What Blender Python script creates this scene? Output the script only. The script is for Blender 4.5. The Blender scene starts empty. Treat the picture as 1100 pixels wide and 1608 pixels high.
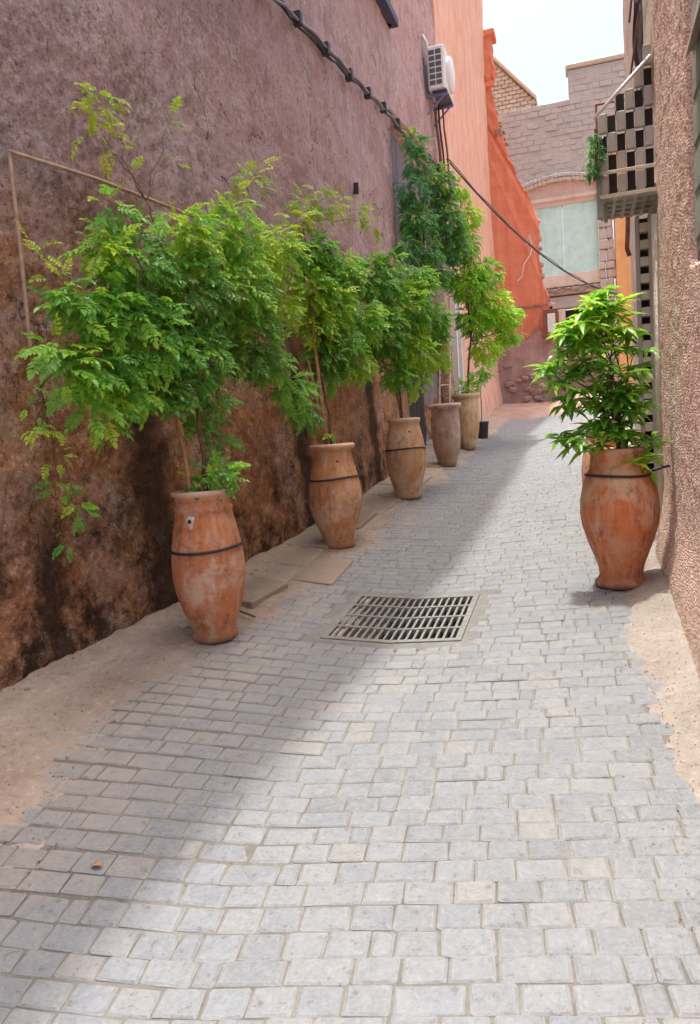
import bpy, bmesh, math, random
import numpy as np
from mathutils import Vector, Matrix, Euler

sc = bpy.context.scene
COL = sc.collection
RAD = math.radians

# ------------------------------------------------------------------ camera
# world frame: +X right across the alley, +Y up along the alley, +Z up; the alley climbs at 9.8 %
PSI, PITCH, ROLL = RAD(18), RAD(6.0), RAD(4.0)
def _cam():
    F0 = Vector((-math.sin(PSI), math.cos(PSI), 0)); R0 = Vector((math.cos(PSI), math.sin(PSI), 0)); Z = Vector((0, 0, 1))
    F = F0 * math.cos(PITCH) - Z * math.sin(PITCH)
    U0 = F0 * math.sin(PITCH) + Z * math.cos(PITCH)
    R = R0 * math.cos(ROLL) - U0 * math.sin(ROLL)
    U = R0 * math.sin(ROLL) + U0 * math.cos(ROLL)
    cd = bpy.data.cameras.new('camera'); cd.sensor_fit = 'VERTICAL'; cd.sensor_height = 36; cd.lens = 26.0
    cd.clip_start = 0.05; cd.clip_end = 1000
    o = bpy.data.objects.new('camera', cd); COL.objects.link(o)
    m = Matrix((R, U, -F)).transposed().to_4x4(); m.translation = Vector((0, 0, 1.55))
    o.matrix_world = m
    sc.camera = o
_cam()

# ------------------------------------------------------------------ sky, sun, exposure
SUN_DIR = Vector((-0.125, 0.05, 1.0)).normalized()
w = bpy.data.worlds.new('World'); sc.world = w; w.use_nodes = True
nt = w.node_tree
bg = nt.nodes['Background']; bg.inputs[1].default_value = 0.142
sk = nt.nodes.new('ShaderNodeTexSky'); sk.sky_type = 'NISHITA'; sk.sun_disc = False
sk.sun_elevation = math.asin(SUN_DIR.z); sk.sun_rotation = math.atan2(SUN_DIR.x, SUN_DIR.y)
sk.dust_density = 10.0; sk.air_density = 1.0; sk.ozone_density = 1.0; sk.altitude = 300
nt.links.new(sk.outputs[0], bg.inputs[0])
sl = bpy.data.lights.new('sun', 'SUN'); sl.energy = 1.5; sl.angle = RAD(1.0); sl.color = (1, .99, .965)
so = bpy.data.objects.new('sun', sl); COL.objects.link(so)
so.rotation_euler = SUN_DIR.to_track_quat('Z', 'Y').to_euler(); so.location = (0, 0, 30)
sc.view_settings.view_transform = 'Standard'; sc.view_settings.look = 'None'
sc.view_settings.gamma = 1; sc.view_settings.use_curve_mapping = False
sc.view_settings.exposure = 1.54
sc.render.engine = 'CYCLES'
sc.cycles.max_bounces = 8; sc.cycles.diffuse_bounces = 5; sc.cycles.transmission_bounces = 4

# ------------------------------------------------------------------ helpers
def tag(o, label=None, cat=None, group=None, kind=None):
    if label: o['label'] = label
    if cat: o['category'] = cat
    if group: o['group'] = group
    if kind: o['kind'] = kind
    return o
def empty(name, loc=(0, 0, 0), label=None, cat=None, group=None, rz=0):
    o = bpy.data.objects.new(name, None); o.empty_display_size = .1; COL.objects.link(o)
    o.location = loc; o.rotation_euler = (0, 0, rz)
    return tag(o, label, cat, group)
def link(name, me, parent=None, loc=None, rot=None, scale=None):
    o = bpy.data.objects.new(name, me); COL.objects.link(o)
    if parent: o.parent = parent
    if loc is not None: o.location = loc
    if rot is not None: o.rotation_euler = rot
    if scale is not None: o.scale = scale
    return o
class MB:
    def __init__(s): s.v = []; s.f = []; s.c = []
    def add(s, vs, fs, c=None):
        n = len(s.v); s.v.extend(vs); s.f.extend([tuple(i + n for i in f) for f in fs])
        s.c.extend([0.5 if c is None else c] * len(fs)); return s
    def box(s, x0, x1, y0, y1, z0, z1, c=None):
        return s.add([(x0,y0,z0),(x1,y0,z0),(x1,y1,z0),(x0,y1,z0),(x0,y0,z1),(x1,y0,z1),(x1,y1,z1),(x0,y1,z1)],
                     [(0,3,2,1),(4,5,6,7),(0,1,5,4),(1,2,6,5),(2,3,7,6),(3,0,4,7)], c)
    def tube(s, pts, r, n=8, c=None, r1=None):
        pts = [Vector(p) for p in pts]; vs = []; fs = []
        t = (pts[1] - pts[0]).normalized()
        a = t.orthogonal().normalized()
        for i, p in enumerate(pts):
            if i == 0: t = pts[1] - pts[0]
            elif i == len(pts) - 1: t = pts[-1] - pts[-2]
            else: t = pts[i+1] - pts[i-1]
            t = t.normalized(); a = (a - t * a.dot(t))
            a = a.normalized() if a.length > 1e-6 else t.orthogonal().normalized()
            b = t.cross(a); k = i / (len(pts) - 1)
            rr = r if r1 is None else r + (r1 - r) * k
            for j in range(n):
                q = 2 * math.pi * j / n
                vs.append(tuple(p + a * (rr * math.cos(q)) + b * (rr * math.sin(q))))
        for i in range(len(pts) - 1):
            for j in range(n):
                fs.append((i*n+j, i*n+(j+1)%n, (i+1)*n+(j+1)%n, (i+1)*n+j))
        fs.append(tuple(range(n))[::-1]); fs.append(tuple((len(pts)-1)*n + j for j in range(n)))
        return s.add(vs, fs, c)
    def mesh(s, name, m, bevel=0, smooth=False, attr=False):
        me = bpy.data.meshes.new(name); me.from_pydata(s.v, [], s.f); me.update()
        if attr:
            a = me.attributes.new('vary', 'FLOAT', 'FACE'); a.data.foreach_set('value', np.array(s.c, dtype=np.float32))
        if bevel:
            bm = bmesh.new(); bm.from_mesh(me)
            bmesh.ops.bevel(bm, geom=bm.edges[:], offset=bevel, segments=1, affect='EDGES', clamp_overlap=True)
            bm.to_mesh(me); bm.free()
        if smooth: me.polygons.foreach_set('use_smooth', [True] * len(me.polygons))
        if m: me.materials.append(m)
        return me
    def obj(s, name, m, parent=None, bevel=0, smooth=False, attr=False):
        return link(name, s.mesh(name, m, bevel, smooth, attr), parent)
def boxobj(name, m, parent, x0, x1, y0, y1, z0, z1, bevel=0.004):
    """a box whose origin is the middle of its base"""
    cx, cy = (x0+x1)/2, (y0+y1)/2
    o = MB().box(x0-cx, x1-cx, y0-cy, y1-cy, 0, z1-z0).obj(name, m, None, bevel)
    place(o, parent, (cx, cy, z0)); return o
def place(o, parent, loc):
    """parent o and put it at the world point loc (parents are unrotated empties or meshes)"""
    if parent:
        o.parent = parent; p = parent; off = Vector(parent.location)
        while p.parent: p = p.parent; off = off + Vector(p.location)
        o.location = Vector(loc) - off
    else: o.location = loc
    return o
def lathe(mb, prof, n=40, wob=0.0, seed=0, c=None):
    rn = random.Random(seed); ph = [rn.uniform(0, 6.28) for _ in range(6)]
    vs = []; fs = []
    for i, (r, z) in enumerate(prof):
        for j in range(n):
            q = 2*math.pi*j/n
            k = 1 + wob*(math.sin(2*q+ph[0]+z*3) + .6*math.sin(3*q+ph[1]+z*7) + .4*math.sin(5*q+ph[2]-z*9))
            vs.append((r*k*math.cos(q), r*k*math.sin(q), z + wob*.5*r*math.sin(q+ph[3])))
    for i in range(len(prof)-1):
        for j in range(n):
            fs.append((i*n+j, i*n+(j+1)%n, (i+1)*n+(j+1)%n, (i+1)*n+j))
    return mb.add(vs, fs, c)

# vectorised value noise
def _h(ix, iy, iz):
    n = (ix * 374761393 + iy * 668265263 + iz * 2147483647 % 1000003 * 7919) & 0xffffffff
    n = ((n ^ (n >> 13)) * 1274126177) & 0xffffffff
    return ((n ^ (n >> 16)) & 0xffff) / 65535.0
def vn(x, y, z=0.0):
    x, y, z = np.broadcast_arrays(np.asarray(x, float), np.asarray(y, float), np.asarray(z, float))
    fx, fy, fz = np.floor(x), np.floor(y), np.floor(z)
    ix, iy, iz = fx.astype(np.int64), fy.astype(np.int64), fz.astype(np.int64)
    u, v, t = x-fx, y-fy, z-fz
    u = u*u*(3-2*u); v = v*v*(3-2*v); t = t*t*(3-2*t)
    r = 0
    for dx in (0, 1):
        for dy in (0, 1):
            for dz in (0, 1):
                r = r + _h(ix+dx, iy+dy, iz+dz) * (u if dx else 1-u) * (v if dy else 1-v) * (t if dz else 1-t)
    return r * 2 - 1
def fbm(x, y, z=0.0, o=4):
    r = 0; a = .5; s = 1.0
    for i in range(o):
        r = r + a * vn(np.asarray(x)*s + i*17.3, np.asarray(y)*s + i*5.1, np.asarray(z)*s); a *= .5; s *= 2.03
    return r
def sstep(a, b, x):
    t = np.clip((np.asarray(x, float) - a) / (b - a), 0, 1); return t*t*(3-2*t)

SLOPE = 0.098; GUT = -1.13
def gz(x, y):
    """height of the dished, climbing street surface"""
    x = np.asarray(x, float); y = np.asarray(y, float)
    yy = np.clip(y, -6, 24)
    xx = np.clip(x, -3.2, 1.2)
    return SLOPE*yy + .07*(np.sqrt((xx-GUT)**2 + .01) - .1) - .063
def G(x, y, h=0.0): return (x, y, float(gz(x, y)) + h)
WY = [-4, 0, 3, 4.2, 6.1, 8.65, 11, 14.4]; WX = [-3.35, -3.15, -2.93, -2.75, -2.58, -2.48, -2.45, -2.42]
def xw(y): return np.interp(y, WY, WX)

# ------------------------------------------------------------------ materials
class NT:
    def __init__(s, name):
        s.m = bpy.data.materials.new(name); s.m.use_nodes = True; s.t = s.m.node_tree
        s.b = s.t.nodes['Principled BSDF']; s.out = s.t.nodes['Material Output']
    def n(s, typ, **kw):
        nd = s.t.nodes.new(typ)
        for k, v in kw.items():
            if k.startswith('i_'): nd.inputs[k[2:]].default_value = v
            else: setattr(nd, k, v)
        return nd
    def l(s, a, b): s.t.links.new(a, b)
    def pos(s): return s.n('ShaderNodeNewGeometry').outputs['Position']
    def obj(s): return s.n('ShaderNodeTexCoord').outputs['Object']
    def scale(s, v, sc3):
        m = s.n('ShaderNodeMapping'); m.inputs['Scale'].default_value = sc3; s.l(v, m.inputs['Vector']); return m.outputs[0]
    def noise(s, v, scale, detail=4, rough=.6, dist=0):
        m = s.n('ShaderNodeTexNoise'); m.inputs['Scale'].default_value = scale; m.inputs['Detail'].default_value = detail
        m.inputs['Roughness'].default_value = rough; m.inputs['Distortion'].default_value = dist
        s.l(v, m.inputs['Vector']); return m.outputs['Fac']
    def voro(s, v, scale, feature='F1', out='Distance'):
        m = s.n('ShaderNodeTexVoronoi', feature=feature); m.inputs['Scale'].default_value = scale
        s.l(v, m.inputs['Vector']); return m.outputs[out]
    def ramp(s, f, stops):
        r = s.n('ShaderNodeValToRGB'); e = r.color_ramp.elements
        while len(e) < len(stops): e.new(.5)
        for q, (p, c) in zip(e, stops):
            q.position = p; q.color = (*c, 1) if len(c) == 3 else c
        s.l(f, r.inputs[0]); return r.outputs[0]
    def fr(s, f, a, b, lo=0, hi=1):
        r = s.n('ShaderNodeMapRange'); r.inputs[1].default_value = a; r.inputs[2].default_value = b
        r.inputs[3].default_value = lo; r.inputs[4].default_value = hi; s.l(f, r.inputs[0]); return r.outputs[0]
    def math(s, op, a, b=None):
        m = s.n('ShaderNodeMath', operation=op)
        for i, x in enumerate((a, b)):
            if x is None: continue
            if isinstance(x, (int, float)): m.inputs[i].default_value = x
            else: s.l(x, m.inputs[i])
        return m.outputs[0]
    def mix(s, f, a, b, mode='MIX'):
        m = s.n('ShaderNodeMix', data_type='RGBA', blend_type=mode)
        for sock, x in ((m.inputs[0], f), (m.inputs[6], a), (m.inputs[7], b)):
            if isinstance(x, (int, float)): sock.default_value = x
            elif isinstance(x, tuple): sock.default_value = (*x, 1)
            else: s.l(x, sock)
        return m.outputs[2]
    def bump(s, h, strength, dist, nrm=None):
        b = s.n('ShaderNodeBump'); b.inputs['Strength'].default_value = strength; b.inputs['Distance'].default_value = dist
        s.l(h, b.inputs['Height'])
        if nrm is not None: s.l(nrm, b.inputs['Normal'])
        return b.outputs[0]
    def done(s, col, rough=.9, bump=None, spec=.3):
        if isinstance(col, tuple): s.b.inputs['Base Color'].default_value = (*col, 1)
        else: s.l(col, s.b.inputs['Base Color'])
        if isinstance(rough, (int, float)): s.b.inputs['Roughness'].default_value = rough
        else: s.l(rough, s.b.inputs['Roughness'])
        s.b.inputs['Specular IOR Level'].default_value = spec
        if bump is not None: s.l(bump, s.b.inputs['Normal'])
        return s.m

def street_height(t):
    """height above the street, as a socket"""
    p = t.pos(); x = t.n('ShaderNodeSeparateXYZ'); t.l(p, x.inputs[0])
    return t.math('SUBTRACT', x.outputs[2], t.math('MULTIPLY', x.outputs[1], SLOPE)), x, p

def m_left_wall():
    t = NT('mauve_plaster'); h, xyz, p = street_height(t)
    big = t.noise(p, .9, 5, .62); mid = t.noise(p, 5, 5, .65); fine = t.noise(p, 27, 6, .8); grit = t.noise(p, 95, 3, .7)
    streak = t.noise(t.scale(p, (14, 14, .9)), 1.0, 5, .65)
    up = t.ramp(mid, [(.3, (.38, .245, .23)), (.5, (.55, .375, .345)), (.72, (.68, .52, .485))])
    up = t.mix(t.fr(streak, .48, .68, 0, .5), up, (.70, .56, .53)); up = t.mix(t.fr(streak, .45, .28, 0, .5), up, (.38, .25, .24))
    up = t.mix(t.fr(big, .38, .62, 0, .55), up, (.56, .34, .285))
    # greyer, peeled surface nearest the street corner
    up = t.mix(t.fr(t.math('ADD', xyz.outputs[1], t.math('MULTIPLY', big, 2.5)), 6.0, 3.4, 0, .65), up, (.34, .275, .265))
    lo = t.ramp(mid, [(.3, (.28, .115, .045)), (.5, (.49, .23, .105)), (.72, (.62, .37, .20))])
    lo = t.mix(t.fr(big, .5, .64, 0, .7), lo, (.50, .23, .13))
    hh = t.math('ADD', h, t.math('MULTIPLY', t.math('SUBTRACT', t.noise(p, 1.3, 5, .7), .5), 2.2))
    c = t.mix(t.fr(hh, 1.9, 2.9), lo, up)
    patch = t.noise(p, 1.15, 7, .6); c = t.mix(t.fr(patch, .555, .57, 0, .22), c, (.62, .50, .45)); c = t.mix(t.fr(patch, .44, .425, 0, .25), c, (.22, .13, .11))
    peel = t.noise(p, 2.1, 8, .58); c = t.mix(t.fr(peel, .598, .606, 0, .5), c, (.40, .27, .20)); c = t.mix(t.math('MULTIPLY', t.fr(peel, .590, .598), t.fr(peel, .607, .599)), c, (.66, .55, .48))
    ck = t.n('ShaderNodeTexVoronoi', feature='DISTANCE_TO_EDGE'); ck.inputs['Scale'].default_value = .75
    wv_ = t.n('ShaderNodeVectorMath', operation='ADD'); t.l(p, wv_.inputs[0]); nz = t.n('ShaderNodeTexNoise'); nz.inputs['Scale'].default_value = 2.5; nz.inputs['Detail'].default_value = 5; t.l(p, nz.inputs['Vector']); t.l(nz.outputs['Color'], wv_.inputs[1]); t.l(wv_.outputs[0], ck.inputs['Vector'])
    crack = t.math('MULTIPLY', t.fr(ck.outputs['Distance'], .007, .002), t.fr(patch, .47, .53)); c = t.mix(t.math('MULTIPLY', crack, .8), c, (.08, .05, .045))
    # crusted mould and dirt low on the wall, and dark vertical strips with noisy edges
    mould_and_strip = t.math('MULTIPLY', t.fr(t.noise(p, 3.2, 7, .75), .47, .60), t.fr(hh, 1.5, .3))
    run = None  # mask of the dark vertical strips
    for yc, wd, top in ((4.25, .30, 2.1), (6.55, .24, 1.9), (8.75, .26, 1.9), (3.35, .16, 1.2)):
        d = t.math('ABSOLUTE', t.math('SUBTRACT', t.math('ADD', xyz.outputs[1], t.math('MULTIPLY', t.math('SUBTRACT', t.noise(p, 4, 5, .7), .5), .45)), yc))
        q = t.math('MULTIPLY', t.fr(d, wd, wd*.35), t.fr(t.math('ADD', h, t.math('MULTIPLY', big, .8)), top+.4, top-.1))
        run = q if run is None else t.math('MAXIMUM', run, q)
    mould_and_strip = t.math('MAXIMUM', t.math('MULTIPLY', mould_and_strip, .9), t.math('MULTIPLY', run, .85))
    near = t.fr(xyz.outputs[1], 9, 3.2, .35, 1)
    c = t.mix(t.math('MULTIPLY', t.fr(fine, .53, .66), t.math('MULTIPLY', near, .85)), c, (.74, .60, .54))
    c = t.mix(t.math('MULTIPLY', t.fr(fine, .47, .34), t.math('MULTIPLY', near, .9)), c, (.07, .035, .028))
    c = t.mix(t.math('MULTIPLY', t.fr(grit, .56, .68), t.math('MULTIPLY', near, .5)), c, (.10, .055, .045))
    c = t.mix(mould_and_strip, c, (.028, .018, .013))
    c = t.mix(t.math('MULTIPLY', t.fr(fine, .58, .68), t.math('MULTIPLY', mould_and_strip, .25)), c, (.3, .18, .12))
    b = t.bump(fine, 1.0, .03); b = t.bump(grit, .7, .008, b); b = t.bump(t.noise(p, 14, 3, .6), .7, .04, b)
    return t.done(c, .95, b, .15)
def m_plaster(name, a, b_, c_, streaks=.4, rough_scale=30, bump=.4, stain=None):
    t = NT(name); h, xyz, p = street_height(t)
    mid = t.noise(p, 2.5, 6, .65); fine = t.noise(p, rough_scale, 4, .65)
    c = t.ramp(mid, [(.28, a), (.5, b_), (.75, c_)])
    st = t.noise(t.scale(p, (6, 6, .4)), 1, 5, .6)
    c = t.mix(t.fr(st, .5, .72, 0, streaks), c, tuple(min(.75, x*1.3) for x in c_))
    c = t.mix(t.fr(st, .45, .25, 0, streaks), c, tuple(x*.6 for x in a))
    if stain: c = t.mix(t.fr(t.math('ADD', h, t.math('MULTIPLY', mid, 1.2)), stain[1], stain[1]-.5), c, stain[0])
    c = t.mix(t.fr(fine, .6, .75, 0, .35), c, tuple(x*.55 for x in a))
    return t.done(c, .92, t.bump(fine, bump, .02, t.bump(t.noise(p, 6, 3), .3, .05)), .2)
def m_pebble():
    t = NT('pebbledash'); h, xyz, p = street_height(t)
    p0 = p; p = t.scale(p, (1, .42, 1)); v = t.voro(p, 84); v2 = t.voro(p, 140); mid = t.noise(p, 2.2, 5, .65); cell = t.voro(p, 84, out='Color')
    c = t.ramp(mid, [(.3, (.58, .36, .29)), (.5, (.68, .455, .375)), (.72, (.75, .56, .47))])
    sep = t.n('ShaderNodeSeparateColor'); t.l(cell, sep.inputs[0])
    c = t.mix(t.fr(sep.outputs[0], .55, 1, 0, .6), c, (.72, .58, .50)); c = t.mix(t.fr(sep.outputs[1], .6, 1, 0, .55), c, (.36, .19, .14))
    c = t.mix(t.fr(v, .45, .8, 0, .55), c, (.27, .14, .095))
    hh = t.math('ADD', h, t.math('MULTIPLY', mid, .5))
    c = t.mix(t.fr(hh, .75, .2, 0, .6), c, (.42, .33, .24))
    c = t.mix(t.fr(t.noise(p0, 1.7, 6, .65), .54, .58, 0, .35), c, (.62, .50, .42)); c = t.mix(t.fr(t.noise(t.scale(p0, (5, 5, .5)), 1, 5, .6), .55, .7, 0, .4), c, (.36, .25, .19))
    bb = t.bump(t.fr(v, .0, .75, 1, 0), .6, .007); bb = t.bump(t.fr(v2, 0, .7, 1, 0), .4, .004, bb)
    return t.done(c, .92, bb, .25)
def m_paver(attr):
    t = NT('paver_stone' + ('_joined' if attr else ''))
    p = t.pos()
    if attr:
        r = t.n('ShaderNodeAttribute', attribute_name='vary').outputs['Fac']
    else:
        r = t.n('ShaderNodeObjectInfo').outputs['Random']
    uv = t.n('ShaderNodeUVMap').outputs[0]; sx = t.n('ShaderNodeSeparateXYZ'); t.l(uv, sx.inputs[0])
    c = t.ramp(r, [(0, (.172, .182, .19)), (.25, (.20, .21, .217)), (.45, (.182, .195, .21)), (.65, (.215, .221, .223)), (.85, (.20, .214, .228)), (.95, (.22, .222, .217)), (1, (.228, .222, .212))])
    n1 = t.noise(p, 9, 5, .65); n2 = t.noise(p, 60, 4, .7); n3 = t.noise(p, 1.4, 4, .6)
    c = t.mix(t.fr(n2, .5, .72, 0, .55), c, (.33, .33, .32)); c = t.mix(t.fr(n2, .46, .28, 0, .6), c, (.12, .12, .122))
    pit = t.noise(p, 30, 4, .75); c = t.mix(t.fr(pit, .58, .65, 0, .75), c, (.10, .098, .095)); c = t.mix(t.fr(pit, .38, .30, 0, .5), c, (.34, .33, .30))
    c = t.mix(t.fr(n1, .55, .75, 0, .55), c, (.28, .28, .27))
    # worn, sandy edges: distance to the stone's own edge from its UV
    ex = t.math('MINIMUM', sx.outputs[0], t.math('SUBTRACT', 1, sx.outputs[0])); ey = t.math('MINIMUM', sx.outputs[1], t.math('SUBTRACT', 1, sx.outputs[1]))
    e = t.math('ADD', t.math('MINIMUM', ex, ey), t.math('MULTIPLY', t.math('SUBTRACT', t.noise(p, 25, 3), .5), .22))
    c = t.mix(t.fr(e, .12, .02, 0, .5), c, (.275, .272, .255))
    # trodden-in dust along the wall side and in drifts
    px = t.n('ShaderNodeSeparateXYZ'); t.l(p, px.inputs[0])
    d = t.math('ADD', px.outputs[0], t.math('MULTIPLY', t.math('SUBTRACT', n3, .5), 1.5))
    d2 = t.math('ADD', d, t.math('MULTIPLY', t.math('SUBTRACT', n1, .5), .9))
    c = t.mix(t.fr(d2, -1.6, -2.3, 0, .8), c, (.34, .29, .235))
    c = t.mix(t.fr(t.noise(p, .8, 5, .7), .5, .68, 0, .3), c, (.26, .25, .23))
    b = t.bump(n2, .5, .005, t.bump(n1, .3, .012)); b = t.bump(pit, .55, .008, b)
    return t.done(c, t.fr(n1, .3, .7, .55, .8), b, .35)
def m_dirt(name, a, b_, c_, sc_=1.0):
    t = NT(name); p = t.pos()
    n1 = t.noise(p, 2.2*sc_, 6, .68); n2 = t.noise(p, 26, 5, .7); n3 = t.noise(p, 110, 3, .7)
    c = t.ramp(n1, [(.3, a), (.5, b_), (.72, c_)])
    c = t.mix(t.fr(n2, .56, .72, 0, .6), c, tuple(min(.6, x*1.35) for x in c_)); c = t.mix(t.fr(n2, .44, .28, 0, .65), c, tuple(x*.45 for x in a))
    c = t.mix(t.fr(n3, .62, .72, 0, .5), c, tuple(x*.4 for x in a))
    return t.done(c, .95, t.bump(n3, .5, .005, t.bump(n2, .6, .02)), .15)
def m_terra(name, a, b_, c_, pale=(.55, .40, .30), grime=.5):
    t = NT(name); p = t.obj(); rnd = t.n('ShaderNodeObjectInfo').outputs['Random']
    off = t.n('ShaderNodeVectorMath', operation='ADD'); t.l(p, off.inputs[0])
    cb = t.n('ShaderNodeCombineXYZ'); t.l(t.math('MULTIPLY', rnd, 50), cb.inputs[0]); t.l(cb.outputs[0], off.inputs[1]); q = off.outputs[0]
    n1 = t.noise(q, 5, 5, .65); st = t.noise(t.scale(q, (16, 16, 2.2)), 1, 5, .65); fine = t.noise(q, 90, 3, .65); tool = t.noise(t.scale(q, (1.5, 1.5, 45)), 1, 3, .5)
    c = t.ramp(n1, [(.28, a), (.5, b_), (.74, c_)])
    c = t.mix(t.fr(st, .50, .66, 0, .7), c, pale)
    c = t.mix(t.fr(st, .44, .28, 0, grime+.15), c, tuple(x*.4 for x in a))
    c = t.mix(t.fr(t.noise(q, 3, 6, .7), .52, .60, 0, .6), c, tuple(min(.7, x*1.12) for x in pale)); c = t.mix(t.fr(t.noise(t.scale(q, (6, 6, 3)), 1, 5, .7), .58, .66, 0, .5), c, (.40, .10, .06))
    xyz = t.n('ShaderNodeSeparateXYZ'); t.l(p, xyz.inputs[0])
    # lime bloom high on the jar, soil splashes at its foot
    c = t.mix(t.math('MULTIPLY', t.fr(t.noise(q, 8, 5, .7), .5, .68), .5), c, pale)
    c = t.mix(t.math('MULTIPLY', t.fr(t.noise(t.scale(q, (9, 9, 4)), 1, 6, .75), .54, .66), .7), c, tuple(x*.45 for x in a))
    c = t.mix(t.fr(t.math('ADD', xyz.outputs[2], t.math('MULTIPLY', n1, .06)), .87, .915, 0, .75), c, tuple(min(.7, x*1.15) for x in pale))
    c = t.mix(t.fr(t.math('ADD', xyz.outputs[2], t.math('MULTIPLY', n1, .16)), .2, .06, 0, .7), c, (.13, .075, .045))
    c = t.mix(t.fr(fine, .6, .75, 0, .4), c, pale)
    return t.done(c, .8, t.bump(fine, .3, .004, t.bump(tool, .35, .01, t.bump(n1, .3, .015))), .3)
def m_leaf(name, attr, stops, trans=.46, gloss=.34):
    t = NT(name)
    if attr: r = t.n('ShaderNodeAttribute', attribute_name='vary').outputs['Fac']
    else:
        sp = t.n('ShaderNodeSeparateColor'); t.l(t.n('ShaderNodeObjectInfo').outputs['Color'], sp.inputs[0]); r = sp.outputs[0]
    c = t.ramp(r, stops)
    p = t.pos(); n = t.noise(p, 35, 3)
    c = t.mix(t.fr(n, .35, .65, 0, .35), c, stops[-1][1])
    t.done(c, gloss, None, .5)
    tr = t.n('ShaderNodeBsdfTranslucent'); t.l(t.mix(.35, c, (.45, .6, .05)), tr.inputs[0])
    mx = t.n('ShaderNodeMixShader'); mx.inputs[0].default_value = trans
    t.l(t.b.outputs[0], mx.inputs[1]); t.l(tr.outputs[0], mx.inputs[2]); t.l(mx.outputs[0], t.out.inputs[0])
    return t.m
def m_plain(name, c, rough=.6, var=.25, scale=12, metal=0, bump=.2, spec=.4):
    t = NT(name); p = t.obj(); n = t.noise(p, scale, 5, .65); f = t.noise(p, scale*7, 3, .6)
    col = t.ramp(n, [(.3, tuple(x*(1-var) for x in c)), (.7, tuple(min(.85, x*(1+var)) for x in c))])
    col = t.mix(t.fr(f, .58, .75, 0, .35), col, tuple(x*.5 for x in c))
    t.b.inputs['Metallic'].default_value = metal
    return t.done(col, rough, t.bump(f, bump, .004), spec)
def m_stone(name, stops, scale=9, bump=.5, rnd_amt=1.0):
    t = NT(name); p = t.pos(); r = t.n('ShaderNodeObjectInfo').outputs['Random']
    n = t.noise(p, scale, 5, .68); f = t.noise(p, scale*6, 4, .7)
    c = t.ramp(t.math('ADD', t.math('MULTIPLY', n, .6), t.math('MULTIPLY', r, .4*rnd_amt)), stops)
    c = t.mix(t.fr(f, .56, .74, 0, .45), c, tuple(x*.5 for x in stops[0][1]))
    return t.done(c, .9, t.bump(f, bump, .01, t.bump(n, bump, .03)), .2)

M = {}
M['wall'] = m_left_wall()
M['pebble'] = m_pebble()
M['orange'] = m_plaster('peach_plaster', (.62, .33, .22), (.72, .42, .29), (.76, .49, .37), .45)
M['red'] = m_plaster('red_plaster', (.60, .175, .09), (.67, .225, .125), (.71, .30, .19), .35)
M['pink'] = m_plaster('pink_plaster', (.50, .37, .34), (.60, .46, .42), (.66, .54, .49), .4)
M['cream'] = m_plaster('cream_plaster', (.54, .45, .34), (.64, .55, .43), (.70, .63, .52), .35)
M['amber'] = m_plaster('amber_plaster', (.62, .31, .12), (.68, .37, .16), (.72, .43, .22), .3)
M['rubble'] = m_plaster('brown_rubble_render', (.24, .14, .12), (.36, .23, .20), (.47, .33, .28), .35, 16, .9)
M['tymp'] = m_plaster('beige_pink_plaster', (.54, .41, .35), (.62, .50, .43), (.66, .56, .49), .3)
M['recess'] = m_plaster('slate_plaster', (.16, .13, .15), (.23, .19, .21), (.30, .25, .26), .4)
M['paver'] = m_paver(False); M['paver_j'] = m_paver(True)
M['bed'] = m_dirt('joint_sand', (.12, .113, .10), (.17, .16, .14), (.23, .215, .185))
M['collar'] = m_dirt('grey_cement', (.15, .145, .135), (.19, .185, .172), (.24, .232, .215))
M['earth'] = m_dirt('dusty_earth', (.265, .20, .15), (.36, .285, .225), (.43, .36, .295))
M['redearth'] = m_dirt('red_earth', (.30, .185, .145), (.38, .25, .20), (.45, .33, .27))
M['mortar'] = m_dirt('pale_mortar', (.25, .215, .18), (.305, .265, .228), (.36, .32, .28))
M['soil'] = m_dirt('pot_soil', (.05, .03, .02), (.08, .05, .035), (.12, .08, .05), 6)
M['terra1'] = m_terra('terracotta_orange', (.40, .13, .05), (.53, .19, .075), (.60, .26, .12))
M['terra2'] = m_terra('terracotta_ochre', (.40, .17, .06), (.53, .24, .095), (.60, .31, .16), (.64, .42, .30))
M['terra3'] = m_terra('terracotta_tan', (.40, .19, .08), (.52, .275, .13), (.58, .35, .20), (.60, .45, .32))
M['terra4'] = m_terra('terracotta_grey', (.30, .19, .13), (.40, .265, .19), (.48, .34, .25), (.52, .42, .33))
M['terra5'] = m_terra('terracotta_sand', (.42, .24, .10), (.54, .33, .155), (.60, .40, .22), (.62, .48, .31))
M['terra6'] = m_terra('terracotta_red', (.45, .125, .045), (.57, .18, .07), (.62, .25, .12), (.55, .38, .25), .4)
M['rubber'] = m_plain('black_rubber', (.03, .028, .028), .55)
M['cane'] = m_plain('dry_cane', (.38, .20, .10), .7, .35, 20)
M['wood'] = m_plain('bare_batten', (.40, .27, .19), .8, .3, 18)
M['bark'] = m_plain('vine_bark', (.13, .085, .05), .85, .4, 25)
M['iron'] = m_plain('dusty_iron', (.19, .185, .17), .75, .25, 25, 0, .4)
M['rust'] = m_plain('rusty_iron', (.20, .085, .05), .8, .4, 25)
M['redpaint'] = m_plain('red_painted_steel', (.33, .10, .08), .6)
M['white'] = m_plain('aged_white_paint', (.70, .69, .66), .5, .1, 8)
M['patch'] = m_plain('pinkish_mortar', (.62, .47, .40), .9, .2, 20)
M['grille'] = m_plain('dark_fins', (.09, .09, .10), .5)
M['blue'] = m_plain('blue_bracket_paint', (.15, .19, .36), .5)
M['cable'] = m_plain('black_cable', (.035, .032, .035), .6)
M['greycable'] = m_plain('grey_cable', (.20, .18, .19), .65)
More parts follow.
